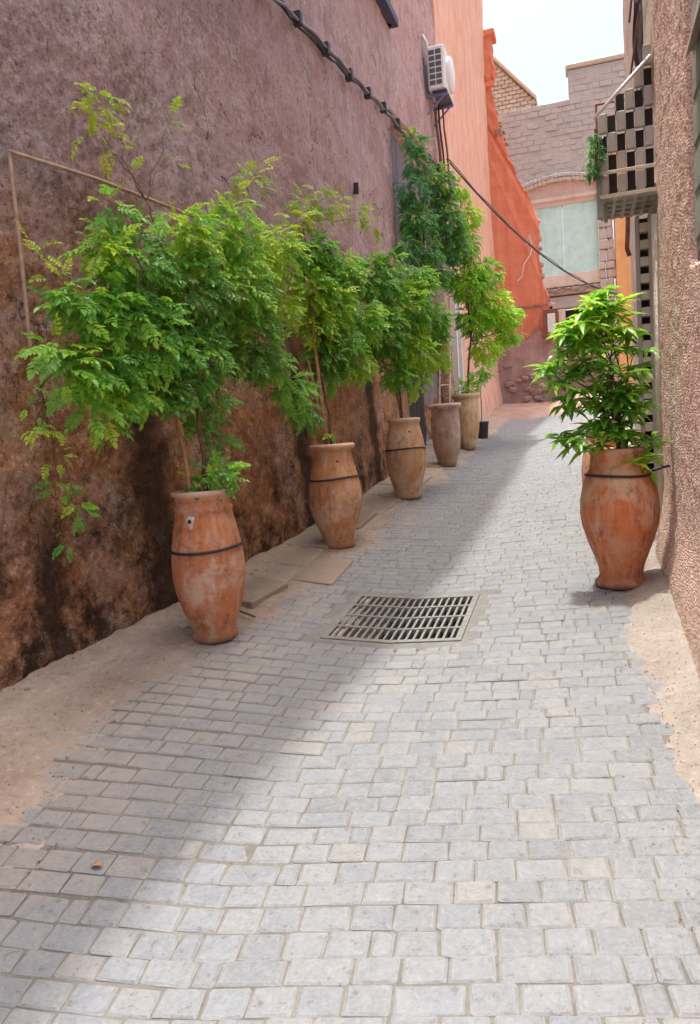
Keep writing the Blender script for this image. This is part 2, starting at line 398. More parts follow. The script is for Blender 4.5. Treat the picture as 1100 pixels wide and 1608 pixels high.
M['concrete'] = m_stone('grey_block', [(.1, (.34, .325, .295)), (.35, (.45, .43, .39)), (.6, (.40, .38, .345)), (.9, (.55, .53, .48))], 7)
M['brick'] = m_stone('tan_brick', [(.1, (.42, .31, .22)), (.5, (.54, .42, .31)), (.9, (.63, .53, .42))], 8)
M['claustra'] = m_stone('screen_block', [(.1, (.36, .32, .28)), (.5, (.46, .42, .37)), (.9, (.55, .51, .45))], 12, .3)
M['rstone'] = m_stone('rubble_stone', [(.1, (.22, .14, .11)), (.5, (.34, .23, .19)), (.9, (.46, .36, .30))], 9, .8)
M['pale_stone'] = m_stone('pale_stone', [(.1, (.40, .33, .25)), (.5, (.50, .43, .34)), (.9, (.60, .54, .45))], 9, .8)
M['dark'] = m_plain('dark_interior', (.035, .028, .025), .9)
M['teal'] = m_plain('pale_teal_paint', (.50, .78, .67), .6, .16, 4)
M['shutter'] = m_plain('grey_green_wood', (.27, .29, .25), .75, .3, 6)
M['reveal'] = m_plain('dark_reveal', (.10, .085, .08), .9, .3)
M['doorwood'] = m_plain('dark_old_wood', (.045, .033, .028), .8, .35, 8)
M['navy'] = m_plain('navy_paint', (.05, .055, .10), .6)
M['bucket'] = m_plain('black_plastic', (.05, .045, .045), .5)
M['slab'] = m_stone('stone_slab', [(.1, (.25, .19, .14)), (.5, (.34, .275, .215)), (.9, (.42, .355, .285))], 6, .5)
GREEN = [(0, (.02, .16, .04)), (.3, (.06, .36, .06)), (.55, (.15, .52, .06)), (.8, (.33, .65, .06)), (1, (.55, .72, .07))]
BLUEG = [(0, (.025, .16, .08)), (.4, (.055, .28, .13)), (.75, (.09, .38, .14)), (1, (.19, .50, .12))]
LIME = [(0, (.06, .40, .03)), (.35, (.16, .58, .03)), (.7, (.34, .74, .035)), (1, (.60, .76, .05))]
YOUNG = [(0, (.18, .44, .03)), (.5, (.38, .56, .04)), (1, (.58, .60, .06))]
MANGO = [(0, (.04, .24, .035)), (.35, (.12, .45, .05)), (.7, (.28, .62, .065)), (1, (.50, .72, .10))]
for k, s in dict(green=GREEN, blueg=BLUEG, lime=LIME, young=YOUNG, mango=MANGO).items():
    M[k] = m_leaf('leaf_' + k, False, s); M[k + '_j'] = m_leaf('leaf_%s_joined' % k, True, s)

# ------------------------------------------------------------------ ground
def sheet(name, xs, ys, fz, m, parent=None, thick=.0, smooth=True):
    X, Y = np.meshgrid(xs, ys); Z = fz(X, Y)
    v = np.stack([X.ravel(), Y.ravel(), Z.ravel()], 1); nx, ny = len(xs), len(ys)
    f = [(j*nx+i, j*nx+i+1, (j+1)*nx+i+1, (j+1)*nx+i) for j in range(ny-1) for i in range(nx-1)]
    me = bpy.data.meshes.new(name); me.from_pydata(v.tolist(), [], f)
    if smooth: me.polygons.foreach_set('use_smooth', [True]*len(f))
    me.materials.append(m); return link(name, me, parent)
def lin(a, b, step): return np.linspace(a, b, max(2, int(round((b-a)/step))+1))
GX0, GX1, GY0, GY1 = -1.53, -.73, 4.05, 4.82      # the drain
big = np.unique(np.concatenate([lin(-300, -8, 40), lin(-8, 8, 1), lin(8, 300, 40)]))
bigy = np.unique(np.concatenate([lin(-300, -6, 40), lin(-6, 26, 1), lin(26, 400, 40)]))
ground = sheet('ground', big, bigy, lambda X, Y: SLOPE*np.clip(Y, -6, 24) - .75 + .0*X, M['redearth'])
tag(ground, kind='structure')
# street bed: the sand between the stones; a pit is left where the drain is
bx = np.unique(np.concatenate([lin(-3.0, GX0, .07), lin(GX0, GX1, .1), lin(GX1, 1.0, .07)]))
by = np.unique(np.concatenate([lin(-3, GY0, .1), lin(GY0, GY1, .1), lin(GY1, 21, .1)]))
def bedz(X, Y): return gz(X, Y) - .0065 + .002*fbm(X*5, Y*5) + .0015*fbm(X*30, Y*30)
road = sheet('street', bx, by, bedz, M['bed'])
bm = bmesh.new(); bm.from_mesh(road.data)
kill = [f for f in bm.faces if GX0 < f.calc_center_median().x < GX1 and GY0 < f.calc_center_median().y < GY1]
bmesh.ops.delete(bm, geom=kill, context='FACES'); bm.to_mesh(road.data); bm.free()
tag(road, kind='structure')

rn = random.Random(5)
def paver_geo(wd, dp, rg):
    """one worn sett centred on its origin, top at z = 0: 1 top, 4 bevels, 4 sides"""
    j = lambda a: rg.uniform(-a, a)
    bvl = .005; hw, hd = wd/2, dp/2; o = []
    for sx, sy in ((-1, -1), (1, -1), (1, 1), (-1, 1)):
        cx, cy = sx*(hw + j(.003)), sy*(hd + j(.003)); k = rg.choice([.003, .004, .006, .009])
        a_, b_ = (cx, cy - sy*k*rg.uniform(.7, 1.3)), (cx - sx*k*rg.uniform(.7, 1.3), cy)
        o += [a_, b_] if sx*sy > 0 else [b_, a_]
    o = o[-1:] + o[:-1] if False else o
    n = len(o)
    vs = [(x*(1 - bvl*1.6/hw) + j(.001), y*(1 - bvl*1.6/hd) + j(.001), j(.0014)) for x, y in o]
    vs += [(x, y, -bvl) for x, y in o] + [(x, y, -.05) for x, y in o]
    fs = [tuple(range(n))]
    for a in range(n):
        b = (a+1) % n
        fs.append((n+a, n+b, b, a)); fs.append((2*n+a, 2*n+b, n+b, n+a))
    return vs, fs, wd, dp
def add_uv(me, uvs):
    l = me.uv_layers.new(name='UVMap'); l.data.foreach_set('uv', np.array(uvs, dtype=np.float32).ravel())
VARS = {}
for wd in (.064, .120, .145, .182):
    VARS[wd] = []
    for k in range(5):
        vs, fs, a, b = paver_geo(wd, .100, rn)
        me = bpy.data.meshes.new('paver'); me.from_pydata(vs, [], fs); me.materials.append(M['paver'])
        add_uv(me, [(min(1, max(0, vs[i][0]/a+.5)), min(1, max(0, vs[i][1]/b+.5))) for f in fs for i in f])
        VARS[wd].append((me, vs, fs))
def skew(y): return .145*(1 - float(sstep(1.4, 4.0, y)))
def edge_l(y): return float(np.interp(y, [0, 1.6, 2.1, 2.5, 3, 4, 4.6, 5.5, 7.5, 9.9, 12, 18], [-2.05, -2.12, -2.2, -2.33, -2.4, -2.3, -2.12, -2.1, -2.02, -1.9, -1.85, -1.8]))
def edge_r(y): return float(np.interp(y, [0, 2.3, 2.7, 3.3, 3.9, 4.6, 5.3, 6, 18], [.44, .42, .32, .29, .24, .24, .3, .42, .5]))
pavers = []
y0 = .95
while y0 < 17.6:
    dp = rn.uniform(.088, .104)
    x = edge_l(y0) - rn.uniform(0, .15); xe = edge_r(y0) + rn.uniform(-.05, .02)
    while x < xe:
        wd = rn.choices([.064, .120, .145, .182], [.10, .56, .18, .16])[0]
        cx = x + wd/2 + .004; cy = y0 + skew(y0)*(cx + .6) + .012*math.sin(cx*2.1 + y0*1.7)
        x += wd + .0045
        if GX0-.02-wd/2 < cx < GX1+.02+wd/2 and GY0-.072 < cy < GY1+.072: continue
        if cx + wd/2 > xe + .06: continue
        pavers.append((cx, cy, wd, dp/.1040))
    y0 += dp
def paver_pose(cx, cy, s, rg):
    z = float(gz(cx, cy)) + rg.gauss(0, .0012)
    dx = (float(gz(cx+.03, cy)) - float(gz(cx-.03, cy)))/.06
    rx = math.atan(SLOPE) + rg.gauss(0, .006); ry = -math.atan(dx) + rg.gauss(0, .007); rz = math.atan(skew(cy)) + rg.gauss(0, .010)
    return (cx, cy, z), (rx, ry, rz), (1, s, 1)
def in_view(cx, cy):
    F = Vector((-math.sin(PSI), math.cos(PSI))); d = Vector((cx, cy)); dep = d.dot(F); lat = d.x*math.cos(PSI) + d.y*math.sin(PSI)
    return abs(lat) < dep*.50 + .1
vis = sorted([p for p in pavers if p[1] > 1.28 and in_view(p[0], p[1])], key=lambda p: p[0]**2 + p[1]**2)
near = set(id(p) for p in vis[:300])
sv, sf, su, scol = [], [], [], []
for p in pavers:
    cx, cy, wd, s = p
    me, vs, fs = rn.choice(VARS[wd]); loc, rot, scl = paver_pose(cx, cy, s, rn)
    if id(p) in near:
        link('paver', me, road, loc, rot, scl)
    else:
        mt = Matrix.LocRotScale(Vector(loc), Euler(rot), Vector(scl)); n = len(sv)
        sv.extend([tuple(mt @ Vector(v)) for v in vs]); sf.extend([tuple(i+n for i in f) for f in fs]); scol.extend([rn.random()]*len(fs))
        su.extend([(min(1, max(0, vs[i][0]/wd+.5)), min(1, max(0, vs[i][1]/.100+.5))) for f in fs for i in f])
me = bpy.data.meshes.new('far_pavers'); me.from_pydata(sv, [], sf); add_uv(me, su)
a = me.attributes.new('vary', 'FLOAT', 'FACE'); a.data.foreach_set('value', np.array(scol, dtype=np.float32)); me.materials.append(M['paver_j'])
tag(link('far_pavers', me, road), kind='stuff')

# earth along the foot of the left wall: rises over the stones' edges and thins out in drifts
def vergez(X, Y):
    e = np.vectorize(edge_l)(Y); wx = xw(np.clip(Y, -3, 14)); wx = np.where(Y > 14.2, -2.2, wx)
    k = (e + .16 + .10*fbm(X*2, Y*1.5) + .13*fbm(X*7+4, Y*7) - X)
    rise = np.clip(k, -.35, 1)
    return gz(X, Y) - .004 + .016*np.tanh(rise*3) + .04*np.clip(rise, 0, 1) + (.010+.02*np.clip(rise, 0, .6))*fbm(X*6, Y*6, 2.0) + .007*fbm(X*25, Y*25)
verge = sheet('dirt_verge', lin(-3.3, -1.45, .025), np.concatenate([lin(-2, 1.2, .2), lin(1.25, 6, .03), lin(6.1, 21, .1)]), vergez, M['earth'])
tag(verge, kind='structure')
def rampz(X, Y):
    e = np.vectorize(edge_r)(Y)
    k = X - e + .05 + .07*fbm(X*3, Y*2.5) + .04*fbm(X*9, Y*9)
    return gz(X, Y) - .003 + .014*np.tanh(k*10) + .16*np.clip(k-.03, 0, 1) + .006*fbm(X*12, Y*12)
ramp = sheet('mortar_ramp', lin(.0, .66, .02), np.concatenate([lin(-2, 1.2, .2), lin(1.25, 6.5, .03), lin(6.6, 18, .2)]), rampz, M['mortar'])
tag(ramp, kind='structure')
def endz(X, Y): return gz(X, Y) - .03 + .16*sstep(16.9, 18.2, Y + .5*fbm(X*.8, Y*.8) ) + .03*fbm(X*3, Y*3)
tag(sheet('dirt_mound', lin(-2.6, 4.2, .1), lin(16.4, 22.2, .1), endz, M['redearth']), kind='structure')

# kerb of broken concrete beside the pots, built slab by slab
kerb = empty('kerb', G(-2.25, 5.2)); tag(kerb, kind='structure')
yk = 4.75
kr = random.Random(3)
while yk < 10.6:
    ln = kr.uniform(.45, .9); y1 = min(yk+ln, 10.8)
    xa = edge_l((yk+y1)/2) - kr.uniform(.0, .05); xb = float(xw((yk+y1)/2)) - .08
    mb = MB(); hgt = kr.uniform(.02, .05)
    pts = [(xa+kr.uniform(-.03, .03), yk+.012), (xa+kr.uniform(-.03, .03), y1-.012), (xb, y1-.012), (xb, yk+.012)]
    z = [float(gz(px, py)) for px, py in pts]; oz = z[0]
    mb.add([(px-xa, py-yk, zz-oz+hgt+kr.uniform(-.012, .012)) for (px, py), zz in zip(pts, z)] + [(px-xa+(.02 if i < 2 else 0), py-yk, zz-oz-.08) for i, ((px, py), zz) in enumerate(zip(pts, z))],
           [(0, 1, 2, 3), (4, 7, 6, 5), (0, 4, 5, 1), (1, 5, 6, 2), (2, 6, 7, 3), (3, 7, 4, 0)])
    place(mb.obj('kerb_slab', M['slab'], None, .012), kerb, (xa, yk, oz)); yk = y1
# two thin cover slabs let into the paving
def slab(pts, hgt, label):
    cx = sum(p[0] for p in pts)/4; cy = sum(p[1] for p in pts)/4; oz = float(gz(cx, cy))
    mb = MB(); mb.add([(x-cx, y-cy, float(gz(x, y))-oz+hgt) for x, y in pts] + [(x-cx, y-cy, float(gz(x, y))-oz-.04) for x, y in pts],
                      [(0, 1, 2, 3), (4, 7, 6, 5), (0, 4, 5, 1), (1, 5, 6, 2), (2, 6, 7, 3), (3, 7, 4, 0)])
    o = mb.obj('cover_slab', M['slab'], None, .006); o.location = (cx, cy, oz); tag(o, label, 'slab')
slab([(-2.26, 5.05), (-1.79, 4.98), (-1.82, 5.62), (-2.2, 5.66)], .014, 'flat pale stone cover slab between the drain grate and the second pot')
slab([(-2.33, 4.42), (-2.16, 4.4), (-2.08, 4.85), (-2.4, 4.95)], .05, 'cracked tilted kerb slab just behind the nearest left pot')

# drain: two lattice panels meeting in the gutter line over a dark pit
dg = empty('drain_grate', G(GUT, 4.43)); tag(dg, 'dusty iron drain grate with rows of slots set in the grey paving', 'drain grate')
pit = MB()
z0 = float(gz(GUT, 4.05)) - .45
pv = [(GX0, GY0), (GX1, GY0), (GX1, GY1), (GX0, GY1)]
pit.add([(x, y, float(gz(x, y)) - .03) for x, y in pv] + [(x, y, z0) for x, y in pv], [(0, 1, 5, 4), (1, 2, 6, 5), (2, 3, 7, 6), (3, 0, 4, 7), (4, 5, 6, 7)])
place(pit.obj('pit', M['dark']), dg, (0, 0, 0))
def sbox(mb, x0, x1, y0, y1, top, th):
    c = [(x0, y0), (x1, y0), (x1, y1), (x0, y1)]
    mb.add([(x, y, float(gz(x, y)) + top) for x, y in c] + [(x, y, float(gz(x, y)) + top - th) for x, y in c],
           [(0, 1, 2, 3), (4, 7, 6, 5), (0, 4, 5, 1), (1, 5, 6, 2), (2, 6, 7, 3), (3, 7, 4, 0)])
co = MB()
for a, b in ((GX0-.12, GUT), (GUT, GX1+.12)):
    sbox(co, a, b, GY0-.13, GY0-.021, -.004, .03); sbox(co, a, b, GY1+.021, GY1+.11, -.004, .03)
sbox(co, GX0-.12, GX0-.021, GY0-.02, GY1+.02, -.004, .03); sbox(co, GX1+.021, GX1+.12, GY0-.02, GY1+.02, -.004, .03)
place(co.obj('mortar_collar', M['collar']), dg, (0, 0, 0))
fr = MB()
for a, b in ((GX0-.02, GUT), (GUT, GX1+.02)):
    sbox(fr, a, b, GY0-.02, GY0+.018, .004, .04); sbox(fr, a, b, GY1-.018, GY1+.02, .004, .04)
sbox(fr, GX0-.02, GX0+.016, GY0+.018, GY1-.018, .004, .04); sbox(fr, GX1-.016, GX1+.02, GY0+.018, GY1-.018, .004, .04)
place(fr.obj('frame', M['iron']), dg, (0, 0, 0))
nb = 18
for i in range(1, nb):
    x = GX0 + (GX1-GX0)*i/nb
    mb = MB(); sbox(mb, x-.0075, x+.0075, GY0+.018, GY1-.018, .001, .03); place(mb.obj('bar', M['iron']), dg, (0, 0, 0))
for i in (1, 2, 3):
    y = GY0 + (GY1-GY0)*i/4
    mb = MB(); sbox(mb, GX0+.016, GUT, y-.011, y+.011, .0035, .03); sbox(mb, GUT, GX1-.016, y-.011, y+.011, .0035, .03); place(mb.obj('cross_bar', M['iron']), dg, (0, 0, 0))
silt = sheet('silt', lin(GX0-.26, GX0+.3, .014), lin(GY0+.02, GY1+.02, .014), lambda X, Y: gz(X, Y) - .03 + .042*np.clip(1.0 - ((X-GX0+.04)/.17)**2 - ((Y-GY0-.40)/.2)**2 + .5*fbm(X*14, Y*14), 0, 1), M['collar'])
place(silt, dg, (0, 0, 0))

# ------------------------------------------------------------------ walls seen along the alley
def wall_mesh(name, ys, hs, fx, xback, m, hrel=True, parent=None):
    """a wall whose face looks along X: x = fx(y, h) on a grid, closed at the back plane xback"""
    Y, H = np.meshgrid(ys, hs); X = fx(Y, H); Z = H + (SLOPE*np.clip(Y, -6, 24) if hrel else 0)
    ny, nh = len(ys), len(hs)
    v = np.stack([X.ravel(), Y.ravel(), Z.ravel()], 1).tolist()
    f = [(j*ny+i, j*ny+i+1, (j+1)*ny+i+1, (j+1)*ny+i) for j in range(nh-1) for i in range(ny-1)]
    smooth = [True]*len(f)
    rim = [i for i in range(ny)] + [j*ny+ny-1 for j in range(1, nh)] + [(nh-1)*ny+i for i in range(ny-2, -1, -1)] + [j*ny for j in range(nh-2, 0, -1)]
    b0 = len(v); v += [(xback, v[i][1], v[i][2]) for i in rim]
    k = len(rim)
    for i in range(k): f.append((rim[i], b0+i, b0+(i+1) % k, rim[(i+1) % k])); smooth.append(False)
    f.append(tuple(b0+i for i in range(k))); smooth.append(False)
    me = bpy.data.meshes.new(name); me.from_pydata(v, [], f); me.polygons.foreach_set('use_smooth', smooth); me.materials.append(m)
    bm = bmesh.new(); bm.from_mesh(me); bmesh.ops.recalc_face_normals(bm, faces=bm.faces[:]); bm.to_mesh(me); bm.free()
    return link(name, me, parent)

lh = empty('mauve_house', (-2.7, 5, .49)); tag(lh, 'tall house with a rough mauve plaster wall along the left, stained brown low down', 'house')
def f_left(Y, H):
    d = xw(Y) + .05*fbm(Y*.55, H*.55, 3.1, 3) + .022*fbm(Y*3, H*3, 1.0) + .012*fbm(Y*13, H*13, 5.0, 3)
    rough = sstep(7, 3, Y)
    d = d + rough*.016*fbm(Y*28, H*28, 9, 2)
    low = sstep(1.6, .1, H)
    d = d + low*(.05 + .05*fbm(Y*2.2, H*2.6, 7.0) + .03*fbm(Y*8, H*8, 2.0))
    rec = sstep(10.6, 10.65, Y)*sstep(14.0, 13.94, Y)*sstep(4.95, 4.9, H)
    win = sstep(9.1, 9.13, Y)*sstep(10.9, 10.87, Y)*sstep(6.38, 6.4, H)*sstep(7.9, 7.87, H)
    return d - .22*rec - .12*win
ys = np.unique(np.round(np.concatenate([lin(-.8, 2, .2), lin(2, 5.5, .022), lin(5.5, 8, .035), lin(8, 10.9, .07), lin(10.5, 10.7, .016), lin(10.9, 13.9, .1), lin(13.9, 14.06, .02), lin(14.06, 14.4, .1)]), 4))
hs = np.unique(np.round(np.concatenate([lin(-.5, 3.6, .025), lin(3.6, 7.5, .06), lin(7.5, 12.6, .5)]), 4))
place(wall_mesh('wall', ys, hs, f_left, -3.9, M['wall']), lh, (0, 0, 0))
# the darker, bluish bay behind the tall creeper
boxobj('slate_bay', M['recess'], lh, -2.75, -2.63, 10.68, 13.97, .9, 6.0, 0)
dr_ = boxobj('door', M['doorwood'], lh, -2.63, -2.57, 10.75, 12.3, .95, 3.4, .004)
for k in range(5): boxobj('plank', M['doorwood'], dr_, -2.57, -2.555, 10.78+.3*k, 11.06+.3*k, .97, 3.38, .004)
wn = boxobj('window', M['dark'], lh, -2.62, -2.56, 9.12, 10.88, 7.35, 8.8, 0)
for (ya, yb, za, zb) in ((9.06, 9.14, 7.25, 8.85), (10.86, 10.94, 7.25, 8.85), (9.96, 10.04, 7.35, 8.8)):
    boxobj('frame', M['navy'], wn, -2.5, -2.42, ya, yb, za, zb)
boxobj('sill', M['navy'], wn, -2.5, -2.34, 9.0, 11.0, 7.25, 7.36)
for k in range(5): boxobj('grille_bar', M['navy'], wn, -2.43, -2.41, 9.25+.33*k, 9.272+.33*k, 7.35, 8.75, 0)
boxobj('wall_slot', M['cable'], lh, -2.52, -2.44, 8.68, 8.70, 4.34, 4.47)  # dark box put in place of a small slot-shaped hole in the plaster

# peach house farther up, then the broken red wall that closes the view
oh = empty('peach_house', (-2.2, 17, 1.67)); tag(oh, 'tall peach plastered house past the mauve wall with the air conditioner', 'house')
def f_or(Y, H): return np.interp(Y, [14.4, 17, 20], [-2.40, -2.22, -2.12]) + .05*fbm(Y*.6, H*.6, 4) + .018*fbm(Y*4, H*4) + .10*sstep(1.0, 0, H)
ys2 = lin(14.4, 20.0, .08); hs2 = lin(-.5, 11.2, .1)
place(wall_mesh('wall', ys2, hs2, f_or, -3.9, M['orange']), oh, (0, 0, 0))
jm = boxobj('door_jamb', M['white'], oh, -2.52, -2.30, 14.46, 14.6, 1.44, 4.5)
boxobj('door_jamb', M['white'], oh, -2.52, -2.26, 14.75, 14.84, 1.44, 4.3)

def facade(name, poly, y0, y1, m, parent, rag=0, seed=1):
    """a wall whose face looks down the alley: outline poly [(x, z)] extruded from y0 to y1"""
    r = random.Random(seed); n = len(poly)
    v = [(x, y0 + r.uniform(-rag, rag)*.3, z) for x, z in poly] + [(x + r.uniform(-rag, rag)*.6, y1, z + r.uniform(-rag, rag)*.6) for x, z in poly]
    f = [tuple(range(n))[::-1], tuple(range(n, 2*n))] + [(i, (i+1) % n, n+(i+1) % n, n+i) for i in range(n)]
    me = bpy.data.meshes.new(name); me.from_pydata(v, [], f)
    bm = bmesh.new(); bm.from_mesh(me); bmesh.ops.recalc_face_normals(bm, faces=bm.faces[:]); bm.to_mesh(me); bm.free()
    me.materials.append(m); o = link(name, me); place(o, parent, (0, 0, 0)); return o
rw = empty('red_wall', (-1.4, 20, 1.96)); tag(rw, 'tall brick red wall with a jagged broken right edge over a brown stone base', 'wall')
rr = random.Random(11)
keyp = [(-1.93, 11.2), (-1.95, 10.55), (-1.9, 10.4), (-1.99, 10.3), (-2.03, 9.96), (-1.94, 9.6), (-1.86, 9.1), (-1.74, 8.75), (-1.66, 8.3), (-1.5, 7.95), (-1.36, 7.5), (-1.2, 7.25), (-1.08, 6.95), (-.98, 6.5), (-.96, 6.1), (-1.02, 5.75), (-.94, 5.45), (-.98, 5.2), (-.86, 4.85), (-.76, 4.5), (-.74, 3.98)]
edge = []
for (xa, za), (xb, zb) in zip(keyp, keyp[1:]):
    for k in range(4):
        t = k/4; edge.append((xa+(xb-xa)*t + rr.uniform(-.025, .025), za+(zb-za)*t + rr.uniform(-.02, .02)))
facade('wall', [(-3.2, 1.5), (-3.2, 11.2)] + edge + [(-.74, 1.5)], 20.0, 20.5, M['red'], rw, .08, 3)
boxobj('ledge', M['red'], rw, -2.16, -1.9, 19.9, 20.04, 9.98, 10.08)
boxobj('coping', M['red'], rw, -2.2, -1.84, 19.92, 20.5, 11.2, 11.34, .02)
dado = [(-3.2, 1.6)] + [(-2.4+.12*k, 3.72 + .14*math.sin(k*1.3) + rr.uniform(-.07, .07)) for k in range(17)] + [(-.46, 3.2), (-.42, 2.6), (-.36, 1.6)]
facade('stone_base', dado, 19.86, 20.3, M['rubble'], rw, .06, 5)
for k in range(34):
    x = rr.uniform(-1.9, -.45); z = 1.96 + abs(rr.gauss(0, .45)) + (.25 if x > -.9 else 0)
    s = rr.uniform(.06, .15)
    mb = MB(); mb.box(-s, s, -.07, .07, -s*.6, s*.6); o = mb.obj('stone', M['rstone'], None, s*.28)
    place(o, rw, (x, 19.87, z)); o.rotation_euler = (rr.uniform(-.2, .2), rr.uniform(-.4, .4), rr.uniform(-.2, .2))
for k in range(11):
    o = boxobj('brick', M['rstone'], rw, -1.62+.078*k, -1.62+.078*k+.05, 19.95, 20.02, 4.42+rr.uniform(-.02, .02)+.004*k, 4.5+rr.uniform(-.01, .04), .006)
for k in range(2):
    boxobj('brick', M['rstone'], rw, -1.93+.11*k, -1.87+.11*k, 19.95, 20.04, 8.78, 8.94, .008)
# bits of bare masonry where the plaster broke away
for k in range(20):
    x, z = edge[rr.randrange(12, len(edge))]; s = rr.uniform(.04, .09)
    mb = MB(); mb.box(-s, s, -.12, .12, -s*.6, s*.6); o = mb.obj('brick', M['pale_stone'], None, .012)
    place(o, rw, (x - s*.3 + rr.uniform(0, .07), 20.2, z)); o.rotation_euler = (0, rr.uniform(-.5, .5), 0)
mbx = empty('meter_box', (-.74, 19.86, 3.62)); tag(mbx, 'small dark framed meter box with pale panel at the red wall corner', 'meter box')
boxobj('frame', M['rust'], mbx, -.93, -.57, 19.7, 19.86, 3.6, 4.32); boxobj('panel', M['white'], mbx, -.83, -.64, 19.685, 19.7, 3.75, 4.2)
# stray white wire hanging on the red plaster
wire = MB().tube([(-1.28, 19.96, 6.0), (-1.2, 19.95, 6.25), (-1.14, 19.94, 5.95), (-1.2, 19.95, 5.75), (-1.36, 19.95, 5.55), (-1.42, 19.96, 5.25), (-1.55, 19.97, 5.15)], .014, 5).obj('loose_wire', M['white'])
tag(wire, 'thin white wire looped loosely on the brick red wall', 'wire')

# ------------------------------------------------------------------ far house with block parapet, arch and teal shutter
fh = empty('block_house', (0, 22, 2.1)); tag(fh, 'unfinished grey block house at the end with an arch and pale teal shutter', 'house')
FY = 22.0
kr = random.Random(8)
def blocks(x0, x1, z0, z1, bw, bh, m, parent, y=FY, skip=None, name='block', dep=.2, slope=0):
    z = z0; row = 0
    base = [MB().box(-bw/2+.008, bw/2-.008, -dep/2, dep/2, 0, bh-.014).mesh(name, m, .008) for _ in range(1)][0]
    half = MB().box(-bw/4+.009, bw/4-.009, -dep/2, dep/2, 0, bh-.014).mesh(name, m, .008)
    while z < z1 - .01:
        x = x0; first = row % 2
        while x < x1 - bw*.3:
            w = bw/2 if (first and x == x0) or x + bw > x1 + .01 else bw
            me = half if w < bw else base
            if not (skip and skip(x+w/2, z+bh/2)):
                o = link(name, me); place(o, parent, (x+w/2, y + dep/2 + kr.gauss(0, .008), z + slope*(x-x0) + kr.gauss(0, .003))); o.rotation_euler = (0, -math.atan(slope) + kr.gauss(0, .006), kr.gauss(0, .008))
            x += w
        z += bh; row += 1
boxobj('core_wall', M['concrete'], fh, -2.4, 3.2, FY+.012, FY+.4, 7.6, 10.08, 0)
blocks(-1.9, 1.5, 8.05, 10.1, .32, .147, M['concrete'], fh)
boxobj('core_wall', M['concrete'], fh, -.12, 1.9, FY+.012, FY+.5, 10.08, 10.84, 0)
blocks(-.15, 1.85, 10.12, 10.85, .32, .147, M['concrete'], fh)
boxobj('coping', M['pale_stone'], fh, -.2, 1.95, FY-.04, FY+.5, 10.86, 10.98, .02)
# arch: rough band of stones over a beige tympanum
boxobj('tympanum', M['tymp'], fh, -2.2, .62, FY-.02, FY+.4, 7.4, 8.0, 0)
for k in range(22):
    x = -1.75 + .11*k; z = 7.78 + .27*(1-((x+.5)/1.25)**2)
    if z < 7.45: continue
    for q in range(2):
        o = MB().box(-.055, .055, -.12, .1, -.05, .05).obj('stone', M['concrete'] if q else M['pale_stone'], None, .014)
        place(o, fh, (x, FY-.05, z+.11*q-.02)); o.rotation_euler = (kr.uniform(-.1, .1), .4*(x+.5) + kr.uniform(-.1, .1), 0)
boxobj('lintel', M['cream'], fh, -1.8, .6, FY-.08, FY+.35, 7.52, 7.62, .015)
for xa, xb in ((-1.75, -.42), (-.41, .5)):
    dp_ = boxobj('shutter_panel', M['teal'], fh, xa, xb, FY+.02, FY+.08, 5.55, 7.5, .01)
boxobj('sill', M['cream'], fh, -1.8, .62, FY-.06, FY+.35, 5.2, 5.54, .015)
boxobj('beam', M['brick'], fh, -1.2, .6, FY-.1, FY+.3, 4.98, 5.16, .02)
boxobj('beam', M['claustra'], fh, -1.2, .62, FY-.04, FY+.3, 4.62, 4.94, .02)
boxobj('dark_shop_opening', M['dark'], fh, -1.2, .6, FY+.35, FY+.5, 1.6, 4.6, 0)
boxobj('post', M['cream'], fh, -.62, -.44, FY-.05, FY+.2, 1.9, 4.6, .02)
boxobj('shop_counter', M['rstone'], fh, -1.2, .6, FY+.1, FY+.3, 1.7, 3.5, .02)
z = 2.0
while z < 7.7:
    hh = kr.uniform(.16, .34); x = .5
    while x < .86:
        ww = kr.uniform(.14, .26)
        o = MB().box(-ww/2+.008, ww/2-.008, -.16, .16, .006, hh-.006).obj('stone', M['pale_stone'], None, .025)
        place(o, fh, (min(x+ww/2, .86), FY-.02+kr.uniform(-.02, .02), z)); x += ww
    z += hh
boxobj('wall', M['amber'], fh, .92, 1.34, FY-.3, FY+.5, 1.7, 8.6, .02)
boxobj('wall', M['pink'], fh, 1.34, 4.5, FY-.2, FY+.5, 1.7, 9.6, .02)

# tan brick house whose wall runs off behind the red one
bh_ = empty('brick_house', (-3, 23, 2.2)); tag(bh_, 'tan brick house with stepped sloping parapet rising behind the red wall', 'house')
facade('wall', [(-6, 2), (-6, 13.2), (-2.55, 12.4), (-2.25, 12.0), (-1.1, 10.66), (-1.1, 2)], 23.0, 26.0, M['cream'], bh_, 0, 1)
kr = random.Random(21)
zz = 8.2
bmesh_b = MB().box(-.095, .095, -.05, .05, 0, .095).mesh('brick', M['brick'], .006)
cnt = 0
while zz < 12.3:
    x = -2.9 + (.1 if cnt % 2 else 0)
    while x < -1.14:
        top = float(np.interp(x, [-2.55, -2.25, -1.1], [12.4, 12.0, 10.66]))
        if zz < top - .1 and zz > 8.2 + 0*x and (x > -2.45 or True) and not (x < -2.2 and zz < 9.6):
            o = link('brick', bmesh_b); place(o, bh_, (x, 22.97+kr.gauss(0, .008), zz)); o.rotation_euler = (0, kr.gauss(0, .02), 0)
        x += .205
    zz += .112; cnt += 1
cop = MB()
cop.add([(-2.6, 22.8, 12.42), (-1.02, 22.8, 10.6), (-1.02, 26, 10.6), (-2.6, 26, 12.42), (-2.6, 22.8, 12.54), (-1.02, 22.8, 10.72), (-1.02, 26, 10.72), (-2.6, 26, 12.54)], [(0, 3, 2, 1), (4, 5, 6, 7), (0, 1, 5, 4), (1, 2, 6, 5), (2, 3, 7, 6), (3, 0, 4, 7)])
